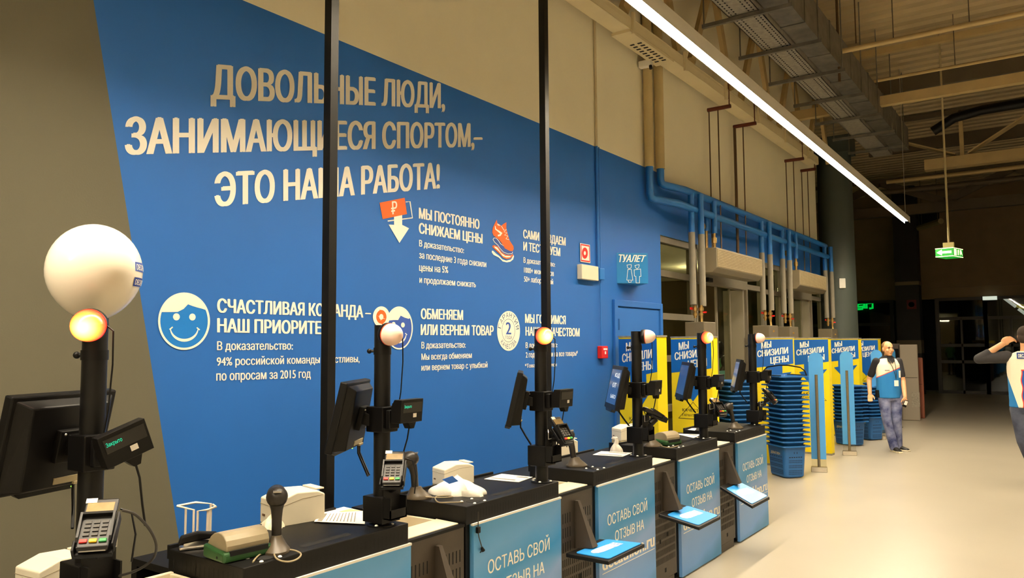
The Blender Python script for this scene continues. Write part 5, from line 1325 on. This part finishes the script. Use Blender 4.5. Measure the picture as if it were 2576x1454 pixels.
def solid(m, name, mt, parent, vox=.01, smooth=3):
    o = m.build(name, mt, parent)
    r = o.modifiers.new('union', 'REMESH'); r.mode = 'VOXEL'; r.voxel_size = vox; r.use_smooth_shade = True
    s = o.modifiers.new('relax', 'SMOOTH'); s.iterations = smooth; s.factor = .5
    return o
def head(m, c, R):
    T = lambda x, y, z: V(c) + R @ V((x, y, z))
    m.ell(T(0, .012, .035), (.074, .094, .088), 0, R, 28, 18)
    m.ell(T(0, -.012, -.03), (.061, .072, .082), 0, R, 24, 16)
    m.ell(T(0, -.045, -.088), (.034, .032, .026), 0, R, 16, 10)
    m.ell(T(0, -.075, -.018), (.022, .02, .034), 0, R, 14, 10)
    m.tube([T(0, -.082, .018), T(0, -.098, -.016), T(0, -.104, -.03), T(0, -.09, -.04)], [.009, .012, .014, .010], 12)
    m.ell(T(0, -.078, .028), (.05, .012, .010), 0, R, 16, 8)
    m.ell(T(0, -.082, -.062), (.024, .010, .009), 0, R, 14, 8)
    for s in (-1, 1):
        m.ell(T(s * .075, .012, -.005), (.012, .022, .033), 0, R @ Matrix.Rotation(RD(s * 20), 3, 'Z'), 14, 10)
        m.ell(T(s * .038, -.058, -.028), (.026, .022, .024), 0, R, 12, 8)
def face_parts(parent, c, R):
    T = lambda x, y, z: V(c) + R @ V((x, y, z))
    for s in (-1, 1):
        m = MB(); m.ell(T(s * .031, -.079, .008), (.013, .007, .0065), 0, R, 12, 8); e = m.build('eye', mat('eye_white', (200, 180, 160), .3), parent)
        m = MB(); m.ell(T(s * .031, -.0845, .008), (.006, .003, .006), 0, R, 10, 6); m.build('iris', mat('iris_dark', (36, 28, 22), .3), e)
        m = MB(); m.tube([T(s * .015, -.090, .026), T(s * .032, -.092, .031), T(s * .048, -.082, .026)], .0042, 6); m.build('eyebrow', mat('brow', (96, 66, 40), .8), parent)
    m = MB(); m.tube([T(-.022, -.088, -.062), T(0, -.0945, -.0605), T(.022, -.088, -.062)], [.002, .0045, .002], 8); m.build('lips', mat('lips', (170, 92, 76), .5), parent)
def hand(m, w, d, ac, nrm, curl, thumb=1):
    d, ac, nrm = V(d).normalized(), V(ac).normalized(), V(nrm).normalized()
    R = Matrix((ac, nrm, d)).transposed()
    m.ell(V(w) + d * .05, (.041, .018, .058), 0, R, 16, 10); m.ell(V(w) + d * .012, (.028, .022, .03), 0, R, 14, 8)
    for i, (o_, L) in enumerate(((-.030, .88), (-.010, 1.0), (.011, .96), (.030, .78))):
        p = V(w) + d * .092 + ac * o_; a = RD(curl * .7); pts = [p - d * .02, p]
        for sl in (.040, .026, .022):
            dd = d * cos(a) + nrm * sin(a); p = p + dd * sl * L; pts.append(p); a += RD(curl)
        m.tube(pts, [.0095, .0095, .0088, .008, .0068], 10); m.ell(pts[-1], .0068, 0, None, 8, 6)
    b = V(w) + d * .022 + ac * .030 * thumb
    p1 = b + d * .032 + ac * .024 * thumb + nrm * .012; p2 = p1 + d * .026 + ac * .006 * thumb + nrm * .012; p3 = p2 + d * .020 + nrm * .010
    m.tube([b, p1, p2, p3], [.015, .0115, .0098, .0078], 10); m.ell(p3, .0078, 0, None, 8, 6)
def shoe(parent, c, az, mt, sole, L=.27):
    R = rz2(az); T = lambda x, y, z: V(c) + R @ V((x, y, z))
    m = MB()
    sec = [(.09, .030, .036, .045), (.05, .038, .05, .05), (0, .040, .05, .05), (-.06, .043, .036, .036), (-.12, .046, .028, .028), (-.165, .036, .022, .024)]
    vs = []; n_ = 14
    for (y, hw, hh, zc) in sec:
        for k in range(n_): vs.append(T(hw * cos(2 * pi * k / n_), y, max(zc + hh * sin(2 * pi * k / n_), .018)))
    N = len(sec); m.add(vs, [(i * n_ + k, i * n_ + (k + 1) % n_, (i + 1) * n_ + (k + 1) % n_, (i + 1) * n_ + k) for i in range(N - 1) for k in range(n_)] + [tuple(range(n_)), tuple(range((N - 1) * n_, N * n_))], 0, True)
    o = m.build('shoe', mt, parent); o.modifiers.new('soft', 'SUBSURF').render_levels = 1
    m = MB(); pts = [T(x, y, .002) for x, y in ((-.028, .10), (.028, .10), (.04, .05), (.04, -.05), (.047, -.12), (.03, -.172), (-.03, -.172), (-.047, -.12), (-.04, -.05), (-.04, .05))]; m.prism(pts, (0, 0, .024)); m.build('sole', sole, o, bevel=.004)
def vest_mat(name, fn):
    def f(nt, b):
        tc = nt.nodes.new('ShaderNodeTexCoord'); s = nt.nodes.new('ShaderNodeSeparateXYZ'); nt.links.new(tc.outputs['Object'], s.inputs[0])
        M_ = lambda op, a, c: (lambda n_: ([nt.links.new(q, n_.inputs[i]) if hasattr(q, 'links') else setattr(n_.inputs[i], 'default_value', q) for i, q in enumerate((a, c))], setattr(n_, 'operation', op), n_.outputs[0])[2])(nt.nodes.new('ShaderNodeMath'))
        mixes = fn(M_, s.outputs[0], s.outputs[2]); cur = None
        base = (*lin((240, 230, 206)), 1)
        for fac, col in mixes:
            x = nt.nodes.new('ShaderNodeMixRGB'); nt.links.new(fac, x.inputs[0])
            if cur is None: x.inputs[1].default_value = base
            else: nt.links.new(cur, x.inputs[1])
            x.inputs[2].default_value = (*lin(col), 1); cur = x.outputs[0]
        nt.links.new(cur, b.inputs['Base Color']); b.inputs['Roughness'].default_value = .8
    return pos_mat(name, f)
VB = (30, 120, 190); VR = (230, 60, 50)

# --- the man walking by the gates
fp = on_z(2252, 1136, 0); az0 = math.degrees(atan2(-fp.x, -fp.y * -1)) if False else math.degrees(atan2(fp.x - EYE.x, -(fp.y - EYE.y)) ) - 180
az0 = math.degrees(atan2(-fp.x, fp.y))
t = thing('person', 'man in white and blue vest, black polo and jeans walking past the blue security gates', 'person', (fp.x, fp.y, 0), (0, 0, RD(az0)))
K = .00627 * 1.0; TW = 26
Z = lambda y: 1.7 - (y - 862) * K
Xp = lambda x: (x - 2252) * K
tr = rz2(TW)
def Tq(x, y, z, cx=-.055): return tr @ V((x, y, 0)) + V((cx, 0, z))
hipz, shz = .93, 1.455
SL = Tq(-.178, .01, shz - .045); SR = Tq(.178, .01, shz - .045)
eL, wL = V((Xp(2199), .02, Z(955))), V((Xp(2200), -.10, Z(990)))
eR, wR = V((Xp(2276), .05, Z(958))), V((Xp(2279), -.10, Z(996)))
hL, hR = Tq(-.095, 0, .90, -.04), Tq(.095, 0, .90, -.04)
kL, aL = V((Xp(2236), -.09, .49)), V((Xp(2250), -.03, .09))
kR, aR = V((Xp(2259), .0, .50)), V((Xp(2259), .15, .09))
hc = V((Xp(2245), -.03, Z(878))); HR = rz2(31) @ Matrix.Rotation(RD(-4), 3, 'X')
m = MB()
head(m, hc, HR)
loft(m, [((-.045, .02, shz - .02), .07, .062, TW), ((Xp(2244), .005, shz + .05), .054, .054, TW), ((Xp(2245), -.005, hc.z - .04), .054, .056, TW)])
loft(m, [(Tq(0, 0, .86), .15, .11, TW), (Tq(0, 0, 1.0), .145, .10, TW), (Tq(0, 0, 1.2), .155, .105, TW), (Tq(0, .01, 1.36), .165, .10, TW), (Tq(0, .02, shz), .10, .07, TW)])
limb(m, [SL, eL, wL], [.05, .040, .028]); limb(m, [SR, eR, wR], [.05, .040, .028])
limb(m, [hL, kL, aL], [.08, .055, .04]); limb(m, [hR, kR, aR], [.08, .055, .04])
hand(m, wL, (wL - eL).normalized() * .8 + V((0, -.1, -.5)), (1, .3, 0), (.1, -.8, .3), 38, 1)
hand(m, wR, (.1, -.15, -1), (-.6, -.7, .2), (-.6, .4, 0), 46, 1)
solid(m, 'body', SKIN, t, .0065, 2)
face_parts(t, hc, HR)
m = MB(); T = lambda x, y, z: hc + HR @ V((x, y, z))
m.ell(T(0, .026, .042), (.0775, .086, .085), 0, HR, 26, 16); m.v = [v for v in m.v]
m.ell(T(0, .05, -.005), (.072, .056, .07), 0, HR, 22, 14); solid(m, 'hair', HAIRB, t, .006, 2)
m = MB()
loft(m, [(Tq(0, 0, .95), .158, .115, TW), (Tq(0, 0, 1.2), .166, .116, TW), (Tq(0, .01, 1.36), .178, .112, TW), (Tq(0, .02, shz - .005), .13, .085, TW), ((Xp(2243.5), .008, shz + .045), .066, .064, TW)])
limb(m, [SL, SL.lerp(eL, .72)], [.058, .056]); limb(m, [SR, SR.lerp(eR, .72)], [.058, .055])
solid(m, 'polo_shirt', DARKC, t, .011, 3)
m = MB(); m.prism([Tq(-.06, -.095, shz + .03), Tq(-.01, -.125, shz - .07), Tq(-.05, -.12, shz - .05)], (0, .01, 0)); m.prism([Tq(.06, -.085, shz + .03), Tq(.01, -.125, shz - .07), Tq(.05, -.12, shz - .05)], (0, .01, 0)); m.build('collar', DARKC, t)
def vf(M_, x, z):
    l = M_('SUBTRACT', z, M_('ADD', M_('MULTIPLY', x, .46), 1.257))
    return [(M_('LESS_THAN', l, .006), VR), (M_('LESS_THAN', l, -.006), VB)]
VM1 = vest_mat('vest_front', vf)
m = MB()
loft(m, [(Tq(0, 0, .835), .185, .14, TW), (Tq(0, 0, .93), .190, .142, TW), (Tq(0, -.005, 1.08), .184, .135, TW), (Tq(0, -.005, 1.24), .188, .132, TW), (Tq(0, .005, 1.36), .182, .124, TW), (Tq(0, .015, 1.43), .15, .100, TW), (Tq(0, .02, 1.462), .11, .082, TW)])
solid(m, 'vest', VM1, t, .010, 3)
m = MB(); a, b, c = Tq(-.05, -.09, shz + .0), Tq(.045, -.09, shz + .0), Tq(.045, -.137, 1.315); m.prism([Tq(-.05, -.075, shz + .02), Tq(.055, -.075, shz + .02), Tq(.012, -.136, 1.375)], (0, -.006, 0)); m.build('shirt_front', DARKC, t)
m = MB(); m.tube([Tq(-.05, -.10, shz), Tq(.0, -.142, 1.33), Tq(.04, -.152, 1.20), Tq(.045, -.155, 1.13)], .004, 6); m.tube([Tq(.055, -.10, shz), Tq(.055, -.14, 1.33), Tq(.05, -.155, 1.2), Tq(.045, -.155, 1.13)], .004, 6); ln = m.build('lanyard', DARKC, t)
m = MB(); m.box(Tq(.045, -.16, 1.07), (.065, .006, .09), 0, tr); m.build('name_badge', WHITE, ln)
m = MB(); m.box(Tq(-.08, -.140, 1.27), (.075, .004, .014), 0, tr); m.build('chest_mark', mat('mark_grey', (120, 112, 110), .7), t)
m = MB(); m.box(Tq(.115, -.135, 1.21), (.03, .006, .11), 0, tr @ rz2(14)); m.build('sleeve_mark', WHITE, t)
JE1 = denim('jeans_worn', (40, 50, 98), (140, 146, 180))
m = MB()
loft(m, [(Tq(0, 0, .80, -.045), .155, .115, TW), (Tq(0, 0, .90, -.045), .16, .118, TW), (Tq(0, 0, .98, -.05), .152, .11, TW)])
limb(m, [hL + V((0, 0, -.04)), kL, V((aL.x, aL.y, .07))], [.095, .070, .068]); limb(m, [hR + V((0, 0, -.04)), kR, V((aR.x, aR.y, .07))], [.095, .070, .066])
solid(m, 'jeans', JE1, t, .011, 3)
BSH = mat('black_shoe', (24, 22, 20), .6); SOL = mat('pale_sole', (216, 206, 180), .6)
shoe(t, (aL.x + .01, aL.y - .02, 0), 28, BSH, SOL); shoe(t, (aR.x + .02, aR.y, 0), 52, BSH, SOL)
m = MB(); m.box(Tq(-.19, -.02, .90), (.05, .06, .12), 0, tr); m.build('belt_pouch', BLACKP, t, bevel=.008)
R_ = t.rotation_euler.to_matrix(); pw = R_ @ (wR + V((.0, -.045, -.10))) + V((fp.x, fp.y, 0))
ph = thing('phone', 'small white and dark phone in the hand of the man by the gates', 'phone', tuple(pw), (RD(10), RD(20), RD(az0 + 30))); m = MB(); m.bx(-.028, .028, -.006, .006, -.055, .055, 0); m.bx(-.024, .024, -.0066, -.006, -.02, .045, 1); m.build('phone_body', [BLACKP, WHITE], ph)

# --- the man seen from behind at the right edge
D2 = 9.3; K = D2 / FPX; px0 = 2581
fb = at_d(px0, 862, D2); az1 = math.degrees(atan2(-fb.x, fb.y))
t = thing('person', 'man in white vest seen from behind, cut by the right edge, hand at his head', 'person', (fb.x, fb.y, 0), (0, 0, RD(az1)))
Xp = lambda x: (x - px0) * K; Z = lambda y: 1.7 - (y - 862) * K
shz = 1.56
SL, SR = V((-.20, 0, 1.525)), V((.20, 0, 1.525))
eL, wL = V((Xp(2478), -.02, Z(905))), V((Xp(2530), -.02, Z(868)))
eR, wR = V((.27, .05, 1.22)), V((.25, .12, .97))
hL, hR = V((-.10, 0, .96)), V((.10, 0, .96)); kL, aL = V((Xp(2566), -.05, .53)), V((Xp(2596), .06, .09)); kR, aR = V((.16, .10, .53)), V((.20, .25, .09))
hc = V((Xp(2581), .05, 1.765)); HR = rz2(168)
m = MB(); head(m, hc, HR)
loft(m, [((0, .01, shz - .02), .075, .066, 0), ((0, .025, shz + .06), .06, .06, 0), ((0, .035, hc.z - .03), .06, .062, 0)])
loft(m, [((0, 0, .93), .16, .11, 0), ((0, 0, 1.1), .15, .105, 0), ((0, 0, 1.35), .17, .11, 0), ((0, 0, 1.48), .18, .10, 0), ((0, .01, shz), .10, .07, 0)])
limb(m, [SL, eL, wL], [.055, .046, .034]); limb(m, [SR, eR, wR], [.055, .046, .032]); limb(m, [hL, kL, aL], [.085, .06, .045]); limb(m, [hR, kR, aR], [.085, .06, .045])
hand(m, wL, (.75, .05, .62), (-.55, .0, .75), (.45, .5, -.5), 40, 1); hand(m, wR, (0, .2, -1), (0, 1, .2), (-1, 0, 0), 30, 1)
solid(m, 'body', SKIN, t, .007, 2)
m = MB(); T = lambda x, y, z: hc + HR @ V((x, y, z))
m.ell(T(0, .022, .04), (.082, .092, .090), 0, HR, 26, 16); m.ell(T(0, .05, -.015), (.076, .062, .075), 0, HR, 22, 14); solid(m, 'hair', HAIRD, t, .007, 2)
m = MB(); s0 = T(.08, -.03, .0); m.tube([T(-.082, .03, .005), T(-.084, -.05, .01)], .004, 6); m.build('glasses_arm', BLACKP, t)
m = MB()
loft(m, [((0, 0, 1.0), .165, .115, 0), ((0, 0, 1.35), .182, .12, 0), ((0, 0, 1.48), .195, .112, 0), ((0, .01, shz), .12, .08, 0)])
limb(m, [SL, eL, eL.lerp(wL, .42)], [.072, .062, .050]); limb(m, [SR, eR, eR.lerp(wR, .5)], [.072, .06, .05])
solid(m, 'sweater', mat('sweater_dark', (46, 44, 46), .85, 0, .1, 30), t, .011, 3)
def vf2(M_, x, z):
    ax = M_('ABSOLUTE', x, 0.0)
    side = M_('GREATER_THAN', ax, M_('ADD', .215, M_('MULTIPLY', M_('SUBTRACT', z, 1.33), .27))); low = M_('LESS_THAN', z, 1.36); sf = M_('MULTIPLY', side, low)
    wob = M_('MULTIPLY', M_('SINE', M_('MULTIPLY', z, 34.0), 0.0), .006)
    cx_ = M_('ADD', ax, wob)
    c1 = M_('MULTIPLY', M_('LESS_THAN', cx_, .066), M_('LESS_THAN', z, 1.375)); c2 = M_('MULTIPLY', M_('LESS_THAN', cx_, .055), M_('LESS_THAN', z, 1.36))
    return [(sf, VB), (c1, VR), (c2, (28, 84, 170))]
VM2 = vest_mat('vest_back', vf2)
m = MB()
loft(m, [((.0, 0, .925), .205, .145, 0), ((0, 0, 1.0), .200, .142, 0), ((0, 0, 1.2), .205, .142, 0), ((0, 0, 1.38), .212, .138, 0), ((0, 0, 1.5), .205, .122, 0), ((0, .005, 1.565), .15, .09, 0), ((0, .01, 1.59), .09, .07, 0)])
solid(m, 'vest', VM2, t, .010, 3)
yb_ = -.140; zc = (Z(889) + Z(903)) / 2; hh_ = .037
m = MB(); m.bx(Xp(2560), -Xp(2560) , yb_ + .012, yb_ + .02, zc - hh_, zc + hh_); pt_ = m.build('back_patch', mat('patch_navy', (44, 70, 140), .7), t)
m = MB(); lettering(m, 'DECATHLON', (Xp(2563), yb_ + .0105, zc + hh_ * .6), (-Xp(2563), yb_ + .0105, zc + hh_ * .6), (-Xp(2563), yb_ + .0105, zc - hh_ * .6), (Xp(2563), yb_ + .0105, zc - hh_ * .6), 0, .05); m.build('patch_lettering', PAINTW, pt_)
JE2 = denim('jeans_dark', (34, 40, 62), (76, 82, 100))
m = MB()
loft(m, [((0, 0, .86), .175, .13, 0), ((0, 0, .95), .18, .128, 0), ((0, 0, 1.02), .17, .12, 0)])
limb(m, [hL + V((0, 0, -.05)), kL, V((aL.x, aL.y, .07))], [.105, .078, .068]); limb(m, [hR + V((0, 0, -.05)), kR, V((aR.x, aR.y, .07))], [.105, .078, .068])
solid(m, 'jeans', JE2, t, .011, 3)
shoe(t, (aL.x, aL.y, 0), 175, BSH, SOL); shoe(t, (aR.x, aR.y, 0), 185, BSH, SOL)

# --- two dark mannequins behind the first entrance door
def mannequin(label, px, d, py_top, shirt, nm, low=None, lownm='shorts', sc=1.0):
    q = at_d(px, 900, d); Ht = 1.7 - (py_top - 865) * d / FPX; s = Ht / 1.8
    t = thing('mannequin', label, 'mannequin', (q.x, q.y, 0), (0, 0, RD(30)))
    MAN = mat('mannequin_black', (22, 19, 17), .4)
    S = lambda *p: V(p) * s
    m = MB()
    m.ell(S(0, -.01, 1.68), (.075 * s, .095 * s, .12 * s), 0, None, 20, 14)
    loft(m, [(S(0, 0, .9), .15 * s, .11 * s, 0), (S(0, 0, 1.1), .13 * s, .1 * s, 0), (S(0, 0, 1.35), .17 * s, .11 * s, 0), (S(0, 0, 1.47), .12 * s, .08 * s, 0), (S(0, 0, 1.58), .055 * s, .055 * s, 0)])
    for k in (-1, 1):
        limb(m, [S(k * .19, 0, 1.42), S(k * .25, .03, 1.13), S(k * .24, -.1, .9)], [.05 * s, .04 * s, .03 * s]); limb(m, [S(k * .09, 0, .88), S(k * .11, 0, .48), S(k * .11, .02, .05)], [.08 * s, .055 * s, .04 * s])
    m.bx(-.17 * s, .17 * s, -.15 * s, .15 * s, 0, .03)
    solid(m, 'figure', MAN, t, .012, 2)
    m = MB(); loft(m, [(S(0, 0, .92), .175 * s, .135 * s, 0), (S(0, 0, 1.15), .165 * s, .125 * s, 0), (S(0, 0, 1.36), .19 * s, .128 * s, 0), (S(0, 0, 1.47), .14 * s, .1 * s, 0), (S(0, 0, 1.50), .08 * s, .07 * s, 0)])
    if nm == 'tee_shirt':
        for k in (-1, 1): limb(m, [S(k * .18, 0, 1.41), S(k * .225, .015, 1.25)], [.072 * s, .07 * s])
    solid(m, nm, shirt, t, .012, 3)
    if low:
        m = MB(); loft(m, [(S(0, 0, .84), .185 * s, .14 * s, 0), (S(0, 0, .96), .175 * s, .135 * s, 0)])
        for k in (-1, 1): limb(m, [S(k * .095, 0, .86), S(k * .11, 0, .58)], [.105 * s, .10 * s])
        solid(m, lownm, low, t, .012, 3)
mannequin('black mannequin in a green tee shirt behind the first glass entrance', 1812, 13.6, 858, mat('tee_green', (90, 150, 96), .8), 'tee_shirt')
mannequin('small black mannequin in a light blue top and yellow shorts behind the first glass entrance', 1822, 13.1, 893, mat('top_cyan', (130, 210, 220), .8), 'tank_top', mat('shorts_yellow', (230, 220, 40), .8))

# lettering helper is not part of the place
bpy.data.objects.remove(_to)
